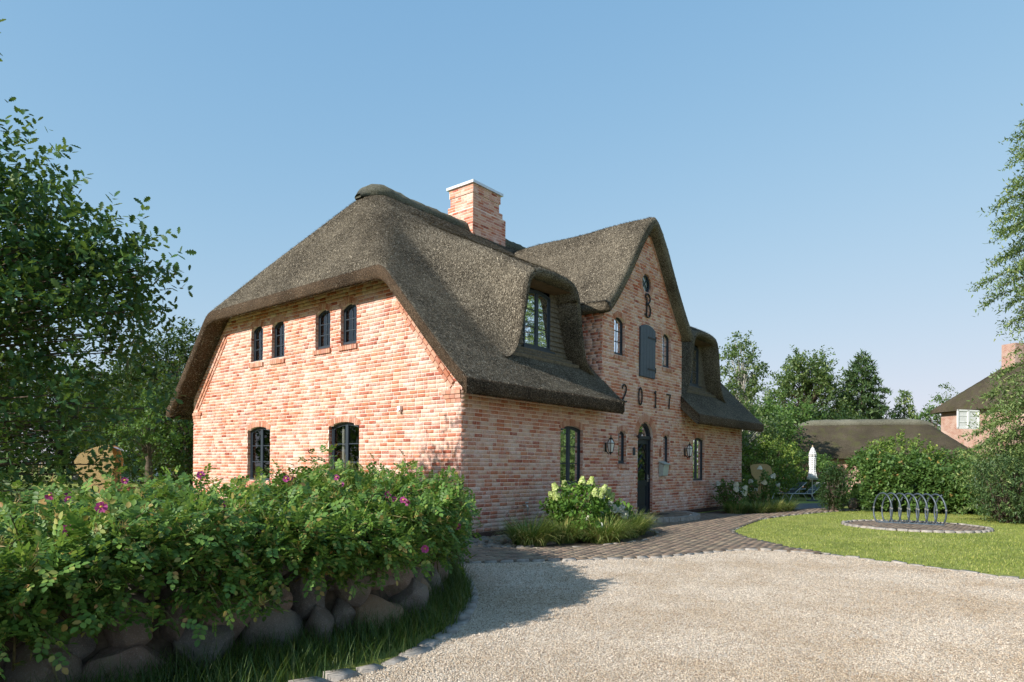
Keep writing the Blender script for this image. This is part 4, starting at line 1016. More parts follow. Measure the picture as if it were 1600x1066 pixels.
def blades(base, az, L, tilt, curl, wd, nseg=4):
    n = len(base); t = np.linspace(0, 1, nseg+1)[None]; th = tilt[:, None]+curl[:, None]*t
    dh = np.cumsum(np.c_[np.zeros(n), np.sin((th[:, :-1]+th[:, 1:])/2)*(L/nseg)[:, None]], 1); dz = np.cumsum(np.c_[np.zeros(n), np.cos((th[:, :-1]+th[:, 1:])/2)*(L/nseg)[:, None]], 1)
    o = np.c_[np.cos(az), np.sin(az)]; sd = np.c_[-np.sin(az), np.cos(az)]
    wv = wd[:, None]*(1-t**1.6)*.5+.0004
    A = np.empty((n, nseg+1, 2, 3))
    for k, sg in enumerate((-1, 1)):
        A[:, :, k, 0] = base[:, 0:1]+o[:, 0:1]*dh+sg*sd[:, 0:1]*wv; A[:, :, k, 1] = base[:, 1:2]+o[:, 1:2]*dh+sg*sd[:, 1:2]*wv; A[:, :, k, 2] = base[:, 2:3]+dz
    f = np.array([(2*i, 2*i+2, 2*i+3, 2*i+1) for i in range(nseg)])
    return A.reshape(-1, 3), (f[None]+(np.arange(n)*(nseg+1)*2)[:, None, None]).reshape(-1, 4)

# ------------------------------------------------------------------ stone bank with the rose hedge
FACE = curve([(-10.6, -4.25), (-9.4, -4.3), (-8.3, -4.28), (-7.3, -4.3), (-6.65, -4.3), (-6.16, -4.38), (-5.6, -4.36), (-5.1, -4.18), (-4.7, -3.92), (-4.2, -3.55), (-3.7, -3.1), (-3.2, -2.55), (-2.95, -1.9), (-2.9, -1.2), (-3.0, -.4)], .1)
cl = np.r_[0, np.cumsum(np.linalg.norm(np.diff(FACE, axis=0), axis=1))]
def face_at(s):
    x, y = np.interp(s, cl, FACE[:, 0]), np.interp(s, cl, FACE[:, 1]); x2, y2 = np.interp(s+.05, cl, FACE[:, 0]), np.interp(s+.05, cl, FACE[:, 1])
    d = np.array([x2-x, y2-y]); d /= np.linalg.norm(d)+1e-9; return np.array([x, y]), d, np.array([-d[1], d[0]])      # point, along, inward
bank = MB(); Vv = []
ss = np.linspace(0, cl[-1]-.06, 60)
for s in ss:
    p, d, nn = face_at(s)
    for dn, z in ((.10, 0), (.22, .45), (.36, .72), (.9, .82), (1.5, .72), (1.9, .35), (2.2, 0)): q = p+nn*dn; Vv.append((q[0], q[1], z))
bank.add(Vv, [(i*7+j, i*7+j+1, (i+1)*7+j+1, (i+1)*7+j) for i in range(59) for j in range(6)]+[tuple(range(7)), tuple(59*7+j for j in range(7))[::-1]])
tag(bank.build('earth_bank', M['soil'], None, True), kind='structure')
wall = thing('fieldstone_wall', 'dry wall of large rounded fieldstones under the rose hedge beside the gravel', 'stone wall', (*face_at(3)[0], 0))
import bmesh
def boulder_mesh(seed, sub=4):
    bm = bmesh.new(); bmesh.ops.create_icosphere(bm, subdivisions=sub, radius=.5); r = np.random.default_rng(seed)
    A = nrm(r.normal(size=(11, 3))); H = r.uniform(.27, .43, 11)
    for v in bm.verts:
        p = np.array(v.co)
        for a, h in zip(A, H):
            e = p@a-h
            if e > 0: p = p-a*e*.95
        p += .02*np.sin(p[[1, 2, 0]]*9+seed)+.008*np.sin(p[[2, 0, 1]]*23+seed*2)+.004*np.sin(p[[1, 0, 2]]*61+seed*3)
        v.co = p
    me = bpy.data.meshes.new('boulder'); bm.to_mesh(me); bm.free(); me.polygons.foreach_set('use_smooth', np.ones(len(me.polygons), bool)); return me
BM_ = [boulder_mesh(s) for s in range(12)]
def put_boulder(parent, x, y, z, sx, sy, sz, rz, tilt=0, k=None):  # noqa
    o = link('boulder', BM_[random.randrange(12) if k is None else k], M['boulder'], parent)
    o.location = (x, y, z); o.scale = (sx, sy, sz); o.rotation_euler = (tilt, random.uniform(-.25, .25), rz); return o
s = .1
rows_b = [(.13, .44, .44), (.40, .40, .38), (.62, .34, .28), (.76, .26, .18)]
for r, (zc, wb, hb_) in enumerate(rows_b):
    s = .1+.2*r
    while s < cl[-1]-.5:
        wv_ = wb*random.uniform(.6, 1.45); p, d, nn = face_at(s+wv_/2)
        q = p+nn*(.10+.09*r+random.uniform(-.07, .07))
        put_boulder(wall, q[0], q[1], zc+random.uniform(-.05, .05), wv_*1.08, .48, hb_*random.uniform(.8, 1.45), math.atan2(d[1], d[0])+random.uniform(-.3, .3), random.uniform(-.5, .5))
        s += wv_*.94
# rose hedge: shoots with compound leaves
hedge = thing('rose_hedge', 'dense rugosa rose hedge with magenta flowers growing over the fieldstone wall', 'hedge', (*face_at(3)[0], 0))
def htop(s, p):                               # height of hedge crown along the bank
    u, v, z_ = vproj(np.array([p[0], p[1], 1.3])); return 1.15+.08*math.sin(s*2.3)+.05*math.sin(s*5.1+1)-.13*float(sstep(150, 40, u))+.06*float(sstep(560, 640, u))
hs = []; ns = 2700
for i in range(ns):
    s = random.uniform(0, cl[-1]-.1); p, d, nn = face_at(s); dn = random.uniform(-.02, 2.1); tt = htop(s, p)
    prof = tt-.30*max(0, (.35-dn)/.35)**2-.5*max(0, (dn-1.5)/.6)**2
    front = random.random() < .40
    if front:
        dn = random.uniform(-.10, .2); z = random.uniform(.50, prof-.15); q = p+nn*dn; dr = np.array([*(-nn*random.uniform(.5, 1.1)), random.uniform(-.35, .6)])
        if random.random() < .5: z = random.uniform(.8, prof-.1)
    else:
        z = prof-random.uniform(.22, .42); q = p+nn*dn; dr = np.array([*(rng.normal(0, .45, 2)), 1.0])
    hs.append((q[0], q[1], z, *dr, s))
hs = np.array(hs); P0 = hs[:, :3]; D = nrm(hs[:, 3:6]); Ls = rng.uniform(.22, .42, ns)*np.where((rng.random(ns) < .09) & (hs[:, 5] > .8), 1.7, 1)
# keep the lower stones of the right half free, as in the photograph
u, v, dz_ = vproj(P0+D*.2); keep = ~((u > 430) & (u < 690) & (v > 905-.25*(np.abs(u-540)) ) & (P0[:, 2] < .86))
P0, D, Ls = P0[keep], D[keep], Ls[keep]
V, F = shoot_leaves(P0, D, Ls, 8, .15, CMV, CMF, 1.0, .15, .1, .35)
link('foliage', fastmesh('foliage', V, F), M['rose_leaf'], hedge, kind='stuff')
cn_ = MB()
for p, d, L in list(zip(P0, D, Ls))[::2]: cn_.tube([p-d*.25, p, p+d*L*.6, p+d*L-np.array([0, 0, .1*L])], [.008, .007, .005, .003], 4, cap=False)
cn_.build('canes', M['cane'], hedge, kind='stuff')
def rose(p, r=.045):
    mb = MB(); nrml = nrm(np.array([CAM-p])[0]*np.array([1, 1, .5])+np.array([random.uniform(-.5, .5), random.uniform(-.5, .5), .5])); a = nrm(np.cross(nrml, (0, 0, 1.0))); b = np.cross(nrml, a)
    for k in range(7):
        q = 2*PI*k/7+random.uniform(-.2, .2); o = math.cos(q)*a+math.sin(q)*b; s_ = -math.sin(q)*a+math.cos(q)*b; lift = random.uniform(.1, .55)
        mb.add([p, p+r*(.5*o-.42*s_+lift*.3*nrml), p+r*(1.0*o-.35*s_+lift*nrml), p+r*(1.1*o+lift*.8*nrml), p+r*(1.0*o+.35*s_+lift*nrml), p+r*(.5*o+.42*s_+lift*.3*nrml)], [(0, 1, 2, 3), (0, 3, 4, 5)])
    f = mb.build('rose_flower', M['petal'], hedge); c = MB(); c.lathe([(.008, 0), (.011, .006), (.004, .011)], p+nrml*.012, 6); c.build('stamens', M['stamen'], f)
tipsA = P0+D*Ls[:, None]*1.02; tu, tv_, td = vproj(tipsA); used_t = set()
for px_, py_ in ((108, 780), (112, 792), (84, 791), (115, 847), (203, 748), (300, 742), (440, 748), (462, 752), (525, 752), (537, 757), (604, 777), (616, 786), (625, 790), (634, 793), (666, 864), (716, 826), (160, 800), (345, 790)):
    sc_ = np.hypot(tu-px_, tv_-py_)+np.maximum(0, td-td.min())*6
    for k_ in np.argsort(sc_):
        if k_ not in used_t: break
    used_t.add(int(k_)); rose(tipsA[k_]+nrm(CAM-tipsA[k_])*.05+np.array([0, 0, .03]), random.uniform(.024, .034))
# withered sepals left from spent flowers
k = rng.choice(len(P0), 420); tips = P0[k]+D[k]*Ls[k][:, None]*1.05; tips = np.repeat(tips, 12, 0); X, Y, Z = frames(rng.normal(size=(len(tips), 3))+np.array([0, 0, .6]))
V, F = instance(BLV*np.array([1, .14, 1]), BLF, tips+rng.normal(0, .012, tips.shape), X, Y, Z, rng.uniform(.03, .065, len(tips)))
link('withered_sepals', fastmesh('withered_sepals', V, F), M['husk'], hedge, kind='stuff')
# tall grass standing in the hedge and on the verge below the wall
q = CF(-1.75, 7.3, 0); nb_ = 420
B = np.c_[q[0]+rng.normal(0, .22, nb_), q[1]+rng.normal(0, .22, nb_), np.full(nb_, .85)]
V, F = blades(B, rng.uniform(0, 6.28, nb_), rng.uniform(.45, .78, nb_), rng.uniform(.05, .35, nb_), rng.uniform(.1, .9, nb_), rng.uniform(.005, .010, nb_))
tag(link('tall_grass', fastmesh('tall_grass', V, F), M['lawn_blade']), 'tuft of tall wild grass growing up through the rose hedge', 'grass')
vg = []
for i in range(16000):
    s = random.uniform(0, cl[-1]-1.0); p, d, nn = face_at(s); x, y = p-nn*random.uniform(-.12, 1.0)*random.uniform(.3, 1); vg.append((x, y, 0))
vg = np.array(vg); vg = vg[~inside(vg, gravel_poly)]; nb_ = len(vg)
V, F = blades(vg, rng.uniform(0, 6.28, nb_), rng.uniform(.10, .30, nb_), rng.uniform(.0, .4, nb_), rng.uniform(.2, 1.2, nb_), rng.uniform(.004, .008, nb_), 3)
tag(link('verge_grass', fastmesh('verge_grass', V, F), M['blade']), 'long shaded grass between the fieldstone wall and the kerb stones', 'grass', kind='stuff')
# short lawn on the right
n = 120000
rr = rng.uniform(8.5, 26, n)**1.0; lat = rng.uniform(.2, .85, n); pp = CAM[:2]+np.outer(rr, FW[:2])+(rr*lat)[:, None]*RT[:2]
lawn_poly = np.vstack([LAWN_E, [(20, -6), (24, -16), (2.2, -16), (2.15, -8)]])
isl = (10.3, -6.25)
pp = pp[inside(pp, lawn_poly) & (np.hypot(pp[:, 0]-isl[0], pp[:, 1]-isl[1]) > 1.72)]; n = len(pp)
V, F = blades(np.c_[pp, np.zeros(n)], rng.uniform(0, 6.28, n), rng.uniform(.02, .045, n), rng.uniform(.1, .8, n), rng.uniform(.1, .9, n), rng.uniform(.006, .014, n), 1)
tag(link('lawn_grass', fastmesh('lawn_grass', V, F), M['lawn_blade']), 'short mown grass of the lawn beside the driveway', 'grass', kind='stuff')

# ------------------------------------------------------------------ flower bed in front of the house
def grass_clump(x, y, r, h, label, n=420, grp=None, z=.0):
    t = thing('grass_clump', label, 'grass', (x, y, z), grp)
    a = rng.uniform(0, 6.28, n); rad = r*.5*np.sqrt(rng.random(n)); B = np.c_[x+rad*np.cos(a), y+rad*np.sin(a), np.full(n, z)]
    V, F = blades(B, a+rng.normal(0, .5, n), rng.uniform(.65, 1.15, n)*h*1.25, rng.uniform(.05, .55, n), rng.uniform(.6, 2.0, n), rng.uniform(.012, .026, n), 5)
    link('blades', fastmesh('blades', V, F), M['ograss'], t)
gs = [(0.35, -1.45, 'low arching grass clump nearest the corner of the house, beside the tap'), (1.15, -1.62, 'arching grass clump between the tap clump and the lime hydrangea'), (1.65, -2.25, 'olive grass clump in front of the lime hydrangea at the path'), (2.75, -2.05, 'golden arching grass clump under the white hydrangea by the path'), (3.45, -1.85, 'grass clump at the end of the bed towards the door step')]
for x, y, l in gs: grass_clump(x, y, .6, .52, l, 900, 'grass clumps in the front bed')
def hydrangea(name, base, h, r, nfl, label, fm, lm='hydr_leaf', fl=.11, nsh=170, group=None, cone=1.4):
    base = np.array(base, float); t = thing(name, label, 'hydrangea', base, group)
    C = ell(nsh, base+np.array([0, 0, h*.52]), (r, r, h*.46), .35); C = C[C[:, 2] > base[2]+.08]
    st_ = MB()
    for c in C[:60]: st_.tube([base+(c-base)*np.array([.15, .15, 0]), (base*.4+c*.6)+np.array([0, 0, .05]), c], [.012, .009, .005], 4, cap=False)
    st_.build('stems', M['cane'], t)
    D = nrm((C-base)*np.array([1, 1, .6])+rng.normal(0, .2, C.shape)); V, F = shoot_leaves(C-D*.12, D, np.full(len(C), .26), 8, .125, OV, OF, 1.0, .1, .1, .4)
    link('leaves', fastmesh('leaves', V, F), M[lm], t)
    d = nrm(np.c_[rng.normal(size=(nfl, 2)), rng.uniform(.25, 1.3, nfl)]); tips = base+np.array([0, 0, h*.5])+d*np.array([r*1.02, r*1.02, h*.56])
    for p, dd in zip(tips, d):
        n = 170; ax = nrm(dd+np.array([0, 0, .9])); u_ = rng.random(n); ra = fl*(1-.65*u_)*np.sqrt(rng.uniform(.55, 1, n)); a = rng.uniform(0, 6.28, n); e1 = nrm(np.cross(ax, (0.3, .9, .1))); e2 = np.cross(ax, e1)
        out = np.cos(a)[:, None]*e1+np.sin(a)[:, None]*e2; Pp = p+ax*(u_*fl*cone*1.6)[:, None]+out*ra[:, None]
        X, Y, Z = frames(rng.normal(size=(n, 3)), .8); Zn = nrm(out+ax*.4+rng.normal(0, .3, (n, 3))); X = nrm(np.cross(Zn, rng.normal(size=(n, 3)))); Y = np.cross(Zn, X)
        V, F = instance(np.array([(-.5, -.5, 0), (.5, -.5, 0), (.5, .5, 0), (-.5, .5, 0)]), np.array([(0, 1, 2, 3)]), Pp, X, Y, Zn, rng.uniform(.03, .045, n))
        link('flower_head', fastmesh('flower_head', V, F), M[fm], t)
hydrangea('lime_hydrangea', (2.15, -1.35, .01), 1.08, .68, 20, 'tall hydrangea with lime green flower cones below the front window', 'hydr_flower', fl=.095, cone=.95, nsh=210)
hydrangea('white_hydrangea', (3.25, -1.55, .01), .72, .38, 8, 'low hydrangea with round white flower heads next to the door step', 'white_flower', fl=.10, nsh=60, cone=.8)
hydrangea('small_hydrangea', (1.5, -1.98, .01), .45, .28, 2, 'small green hydrangea with one pale flower between the grass clumps', 'white_flower', fl=.07, nsh=45, cone=.8)
# cobbles at the corner
n = 420; cp = np.c_[rng.uniform(-1.5, 1.2, n), rng.uniform(-1.7, -.1, n)]; cp = cp[inside(cp, bed_poly)]; n = len(cp)
X = nrm(np.c_[rng.normal(size=(n, 2)), np.zeros(n)]); Zv = np.tile([0, 0, 1.0], (n, 1)); Yv = np.cross(Zv, X)
ico = bmesh.new(); bmesh.ops.create_icosphere(ico, subdivisions=2, radius=.5); icv = np.array([v.co[:] for v in ico.verts]); icf = np.array([[v.index for v in f.verts] for f in ico.faces]); ico.free()
V, F = instance(icv, icf, np.c_[cp, np.full(n, .02)], X, Yv, Zv, rng.uniform(.08, .15, n)[:, None]*np.array([[1.1, .9, .6]]))
tag(link('cobbles', fastmesh('cobbles', V, F), M['boulder'], smooth=True), 'small rounded cobbles in the bed at the house corner', 'cobbles', kind='stuff')
# bed at the far end of the front
for x, y, l in ((11.6, -1.15, 'dark arching grass clump at the far end of the house front'), (12.2, -1.55, 'golden grass clump in the far bed under the white roses'), (13.0, -1.75, 'broad grass clump in the middle of the far bed'), (13.9, -1.9, 'olive grass clump in the far bed towards the terrace'), (14.7, -1.7, 'last grass clump of the far bed beside the dark terrace')):
    grass_clump(x, y, .6, .44, l, 600, 'grass clumps in the far bed')
hydrangea('white_rose_bush', (12.1, -.75, .01), 1.05, .5, 7, 'white flowering bush against the far end of the brick front', 'white_flower', 'leaf_mid', .10, 70, cone=.7)
hydrangea('white_rose_bush', (13.6, -1.2, .01), 1.35, .62, 6, 'taller white flowering bush in the far bed in front of the beach chair', 'white_flower', 'leaf_mid', .09, 90, cone=.7)
sheet('far_flower_bed', [(10.7, -.3), (11.2, -1.5), (12.3, -1.95), (13.94, -2.25), (15.6, -2.05), (16.2, -1.2), (15.3, -.1)], .012, M['soil'])
terrace = sheet('terrace', [(15.4, -2.0), (16.6, -2.6), (19.5, -2.6), (20.6, -1.6), (19.0, -.6), (16.5, -.6)], .016, M['slate'])

# ------------------------------------------------------------------ garden furniture
def strandkorb(loc, rz, label, recline=.0):
    t = thing('beach_chair', label, 'beach chair', (0, 0, 0), 'wicker beach chairs')
    W_ = 1.2
    bs = MB(); bs.box((-.42, -W_/2, .06), (.42, W_/2, .46)); bs.build('base', M['wicker'], t)
    def rot(x, z): c, s = math.cos(recline), math.sin(recline); x0, z0 = -.35, .46; return x0+(x-x0)*c-(z-z0)*s, z0+(x-x0)*s+(z-z0)*c
    prof = [(-.38, .46), (-.46, .9), (-.50, 1.3), (-.44, 1.52), (-.28, 1.62), (0, 1.63), (.26, 1.60), (.36, 1.54)]
    hd = MB(); Vv = []
    for y in np.linspace(-W_/2, W_/2, 9):
        for x, z in prof: a, b = rot(x, z); Vv.append((a, y, b))
    m_ = len(prof); hd.add(Vv, [(i*m_+j, (i+1)*m_+j, (i+1)*m_+j+1, i*m_+j+1) for i in range(8) for j in range(m_-1)])
    side = prof+[(.30, 1.2), (.12, .95), (.02, .75), (.05, .46)]
    for sg in (-1, 1):
        P = [rot(x, z) for x, z in side]; hd.prism(P, (0, sg*W_/2, 0), (1, 0, 0), (0, 0, 1), (0, -sg*.035, 0))
    o = hd.build('hood', M['wicker'], t); md = o.modifiers.new('s', 'SOLIDIFY'); md.thickness = .03
    for sg in (-1, 1): MB().tube([(-.36, sg*.62, .62), (-.1, sg*.63, .74), (.2, sg*.63, .70), (.40, sg*.62, .60)], .035, 6).build('armrest', M['redwood'], t)
    MB().box((-.33, -.54, .461), (.38, .54, .56)).build('cushion', M['white'], t)
    MB().add([(*rot(.36, 1.54)[:1], -.58, rot(.36, 1.54)[1]), (rot(.36, 1.54)[0], .58, rot(.36, 1.54)[1]), (rot(.55, 1.33)[0], .58, rot(.55, 1.33)[1]), (rot(.55, 1.33)[0], -.58, rot(.55, 1.33)[1])], [(0, 1, 2, 3)]).build('awning', M['white'], t)
    for x in (-.36, .36):
        for y in (-.52, .52): MB().box((x-.04, y-.04, 0), (x+.04, y+.04, .06)).build('foot', M['redwood'], t)
    t.location = loc; t.rotation_euler = (0, 0, rz); return t
dl_ = math.atan2(RT[1], RT[0]); p = G(1186, 783); strandkorb((p[0], p[1], 0), dl_+PI-.35, 'upright wicker beach chair standing behind the far end of the house')
lk = CF((192-800)/1041*16.5, 16.5); strandkorb((lk[0], lk[1], .12), dl_+.4, 'tilted wicker beach chair half hidden behind the rose hedge', .45)
def lounger(loc, rz, label):
    t = thing('sun_lounger', label, 'sun lounger', (0, 0, 0), 'grey sling sun loungers')
    f = MB()
    for sg in (-1, 1): f.tube([(-.95, sg*.3, .32), (.25, sg*.3, .32)], .018, 6); f.tube([(.25, sg*.3, .32), (.85, sg*.3, .82)], .018, 6)
    for x in (-.95, .25): f.tube([(x, -.3, .32), (x, .3, .32)], .016, 6)
    f.tube([(.85, -.3, .82), (.85, .3, .82)], .016, 6); f.build('frame', M['alu'], t)
    MB().obox((-.93, -.28, .326), (1.17, 0, 0), (0, .56, 0), (0, 0, .012)).build('seat_sling', M['sling'], t)
    MB().obox((.26, -.28, .335), (.58, 0, .483), (0, .56, 0), (-.008, 0, .01)).build('back_sling', M['sling'], t)
    for x0, x1 in ((-.75, -.9), (.15, .35)):
        for sg in (-1, 1): MB().tube([(x0, sg*.3, .31), (x1, sg*.32, .01)], .018, 6).build('leg', M['alu'], t)
    for sg in (-1, 1): MB().tube([(-.05, sg*.32, .32), (0, sg*.34, .50), (.30, sg*.34, .52)], .016, 6).build('armrest', M['alu'], t)
    t.location = loc; t.rotation_euler = (0, 0, rz)
dl = math.atan2(RT[1], RT[0])
p = G(1228, 781); lounger((p[0], p[1], 0), dl+.15, 'grey sun lounger with raised back next to the beach chair')
p = G(1256, 782); lounger((p[0], p[1], 0), dl+.15, 'grey sun lounger with raised back right beside the closed parasol')
p = G(1269, 783)
par = thing('closed_parasol', 'closed white and grey parasol on a pole beside the loungers', 'parasol', (p[0], p[1], 0))
def parasol_mat():
    mt, t, b, o = new_mat('parasol_cloth'); wv_ = N(t, 'ShaderNodeTexWave', Scale=3.2, Distortion=3.0); wv_.bands_direction = 'Z'; t.links.new(wpos(t), wv_.inputs['Vector'])
    t.links.new(ramp(t, wv_.outputs[1], [(.35, (.80, .79, .77)), (.7, (.42, .42, .43))]), b.inputs['Base Color']); b.inputs['Roughness'].default_value = .9; return mt
M['parasol'] = parasol_mat(); c = (p[0], p[1], 0)
MB().lathe([(.022, .0), (.022, 2.45)], c, 8).build('pole', M['alu'], par)
MB().lathe([(.24, .0), (.24, .05), (.05, .07), (.04, .2)], c, 16).build('base', M['slate'], par)
MB().lathe([(.23, .98), (.17, 1.15), (.13, 1.35), (.115, 1.5), (.14, 1.65), (.13, 1.85), (.14, 2.0), (.12, 2.06)], c, 48, .16, 8).build('canopy', M['parasol'], par, True)
MB().lathe([(.165, 2.03), (.13, 2.18), (.085, 2.32), (.03, 2.44)], c, 48, .14, 8).build('vent_cap', M['parasol'], par, True)
MB().lathe([(.03, 2.44), (.032, 2.48), (.012, 2.53)], c, 8).build('finial', M['stake'], par)
# bicycle rack on its paved round
ri = tag(thing('paved_round', 'round paved island in the lawn under the bicycle rack', 'paving', (*isl, 0)), kind='structure')
MB().add([(isl[0]+1.66*math.cos(a), isl[1]+1.66*math.sin(a), .012) for a in np.linspace(0, 2*PI, 48, endpoint=False)], [tuple(range(48))]).build('paving_bed', M['soil'], ri)
cnd = np.array([(isl[0]+cx*.21+(ry % 2)*.105, isl[1]+ry*.108) for cx in range(-9, 10) for ry in range(-17, 18)]); cnd = cnd[np.hypot(cnd[:, 0]-isl[0], cnd[:, 1]-isl[1]) < 1.5]
for q in cnd: o = link('paver', pm, M['paver'], ri); o.matrix_parent_inverse = Matrix.Translation((-isl[0], -isl[1], 0)); o.location = (q[0], q[1], .014+random.uniform(-.003, .003)); o.rotation_euler = (0, 0, random.uniform(-.02, .02))
for i in range(42):
    a = 2*PI*i/42; o = link('edge_stone', random.choice(KM), M['stone_kerb'], ri); o.matrix_parent_inverse = Matrix.Translation((-isl[0], -isl[1], 0)); o.location = (isl[0]+1.62*math.cos(a), isl[1]+1.62*math.sin(a), -.01); o.rotation_euler = (0, 0, a+PI/2); o.scale = (.98, .8, .9)
rk = thing('bicycle_rack', 'blue grey steel spiral bicycle rack on the paved round', 'bicycle rack', (10.8, -6.1, 0))
pa, pb = np.array([10.74, -5.36]), np.array([10.88, -6.85]); ax = (pb-pa); Lr = np.linalg.norm(ax); ax /= Lr; px_ = np.array([-ax[1], ax[0]])
wl = px_*.72-ax*.69; wl /= np.linalg.norm(wl); turns = 7; tt = np.linspace(0, turns*2*PI+PI*.9, 260); hp = []
for a in tt:
    q = pa+ax*(Lr*a/(tt[-1])); rx = .26*math.sin(a); hp.append((q[0]+wl[0]*rx, q[1]+wl[1]*rx, .43-.40*math.cos(a)))
MB().tube(hp, .021, 8).build('coil', M['rack'], rk, True)
for sg in (-.12, .12): MB().tube([(*(pa+px_*sg), .045), (*(pb+px_*sg), .045)], .02, 6).build('base_rail', M['rack'], rk)
for i in range(turns):
    for ph in (PI*.5, PI*1.5):
        a = i*2*PI+ph; q = pa+ax*(Lr*a/tt[-1]); rx = .26*math.sin(a); z_ = .43-.40*math.cos(a)
        MB().lathe([(.025, -.02), (.025, .02)], (q[0]+wl[0]*rx, q[1]+wl[1]*rx, z_), 8).build('collar', M['steel'], rk)

# ------------------------------------------------------------------ far hedges, bushes, boulders
def bush(name, label, catg, base, r, h, mat, nsh=350, size=.09, tv=OV, tf=OF, n=9, L=.4, group=None, z0=.1, box=False):
    base = np.array(base, float); t = thing(name, label, catg, base, group)
    C = ell(nsh, base+np.array([0, 0, h*.5]), (r[0], r[1], h*.5), .55) if not box else np.c_[base[0]+rng.uniform(-r[0], r[0], nsh), base[1]+rng.uniform(-r[1], r[1], nsh), rng.uniform(z0, h, nsh)]
    C = C[C[:, 2] > base[2]+z0]
    D = nrm((C-(base+np.array([0, 0, h*.3])))/np.array([r[0], r[1], h*.5])+rng.normal(0, .35, C.shape)+np.array([0, 0, .25])); V, F = shoot_leaves(C-D*.15, D, rng.uniform(.7, 1.2, len(C))*L, n, size, tv, tf, 1.0, .1, .1, .4)
    link('foliage', fastmesh('foliage', V, F), M[mat], t)
    s_ = MB()
    for c in C[:max(12, len(C)//8)]: s_.tube([base+(c-base)*np.array([.25, .25, 0]), (base*.35+c*.65), c], [.018, .012, .006], 4, cap=False)
    s_.build('stems', M['bark'], t); return t
# rose hedge on the far stone bank: a curved band
RH = curve([(16.9, -3.5), (17.2, -4.1), (17.5, -5.2), (18.1, -6.6), (18.8, -8.2), (19.6, -10.5)], .2)
rh = thing('rose_hedge', 'broad green hedge on boulders behind the bicycle rack lawn', 'hedge', (17.5, -5.5, 0))
k = rng.integers(0, len(RH), 3600); hw = np.where(rng.random(3600) < .5, rng.uniform(-1.2, 1.2, 3600), rng.uniform(-1.35, -.75, 3600)); nrm_h = nrm(np.gradient(RH, axis=0)); side = np.c_[-nrm_h[k, 1], nrm_h[k, 0]]
hz = 1.85*np.sqrt(np.clip(1-(hw/1.42)**2, .03, 1))*(1+.12*np.sin(k*.35)+.08*np.sin(k*.9)); zz = np.where(rng.random(3600) < .6, hz-.15, rng.uniform(.12, 1, 3600)*hz)
C = np.c_[RH[k]+side*hw[:, None], zz]; D = nrm(np.c_[side*hw[:, None]*.8, np.full(3600, .7)]+rng.normal(0, .4, (3600, 3)))
V, F = shoot_leaves(C-D*.15, D, rng.uniform(.3, .5, 3600), 11, .13, OV, OF, 1.0, .1, .1, .4)
link('foliage', fastmesh('foliage', V, F), M['leaf_mid'], rh)
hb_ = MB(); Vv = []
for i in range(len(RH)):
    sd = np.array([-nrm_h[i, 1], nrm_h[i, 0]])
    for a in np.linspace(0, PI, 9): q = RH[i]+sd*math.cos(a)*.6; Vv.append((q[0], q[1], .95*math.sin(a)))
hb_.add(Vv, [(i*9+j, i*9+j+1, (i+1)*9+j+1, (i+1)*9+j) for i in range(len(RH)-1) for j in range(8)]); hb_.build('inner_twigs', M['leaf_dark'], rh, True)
kf = rng.choice(len(C), 60); V, F = instance(OV*np.array([1, 1.4, 1]), OF, np.repeat(C[kf]+D[kf]*.3, 5, 0)+rng.normal(0, .03, (300, 3)), *frames(rng.normal(size=(300, 3))), rng.uniform(.06, .1, 300))
link('faded_blooms', fastmesh('faded_blooms', V, F), M['husk'], rh, kind='stuff')
fb = thing('boulder_row', 'pale pink boulders at the foot of the hedge beside the terrace', 'boulders', (16.3, -3.2, 0))
for px_, py_, s_ in ((1308, 783, .55), (1318, 794, .6), (1334, 796, .7), (1346, 797, .5), (1297, 786, .45), (1300, 772, .5)):
    g_ = G(px_, 797); put_boulder(fb, g_[0]+.25, g_[1]+.1, .18+max(0, (797-py_)*.022), s_*.8, s_*.7, s_*.7, random.uniform(0, 3), k=random.randrange(12))
bush('round_bush', 'yellow green bush rising behind the rose hedge in front of the thatched garage', 'bush', CF((1405-800)/1041*25.5, 25.5), (1.7, 1.5), 2.75, 'leaf_light', 520, .13, n=10)
bush('hazel_bush', 'green bush between the yellow green one and the spruce, in front of the garage', 'bush', CF((1490-800)/1041*25.5, 25.5), (1.9, 1.5), 2.2, 'leaf_mid', 480, .13, n=10)
bush('conical_shrub', 'dark shrub standing by the boulders beside the parasol', 'bush', G(1302, 799), (.45, .45), 1.5, 'leaf_dark', 420, .08, n=9)
bush('garden_bush', 'yellow green bush behind the wicker beach chair at the house end', 'bush', CF((1200-800)/1041*32, 32), (1.9, 1.6), 2.9, 'leaf_light', 560, .14, n=10)
bush('laurel_hedge', 'green shrubs behind the sun loungers and parasol', 'hedge', CF((1262-800)/1041*34.5, 34.5), (2.0, 1.5), 2.3, 'leaf_mid', 520, .14, n=10)
bush('dark_juniper', 'dark shrub at the foot of the tall spruce', 'bush', CF((1578-800)/1041*18.6, 18.6), (1.0, .9), 1.9, 'needle', 700, .09, BLV*np.array([1, .3, 1]), BLF, 14, .4)
bush('juniper_bush', 'grey green bushy shrub beside the tall spruce', 'bush', CF((1592-800)/1041*20.5, 20.5), (1.3, 1.2), 2.9, 'needle_light', 800, .10, BLV*np.array([1, .3, 1]), BLF, 14, .4)
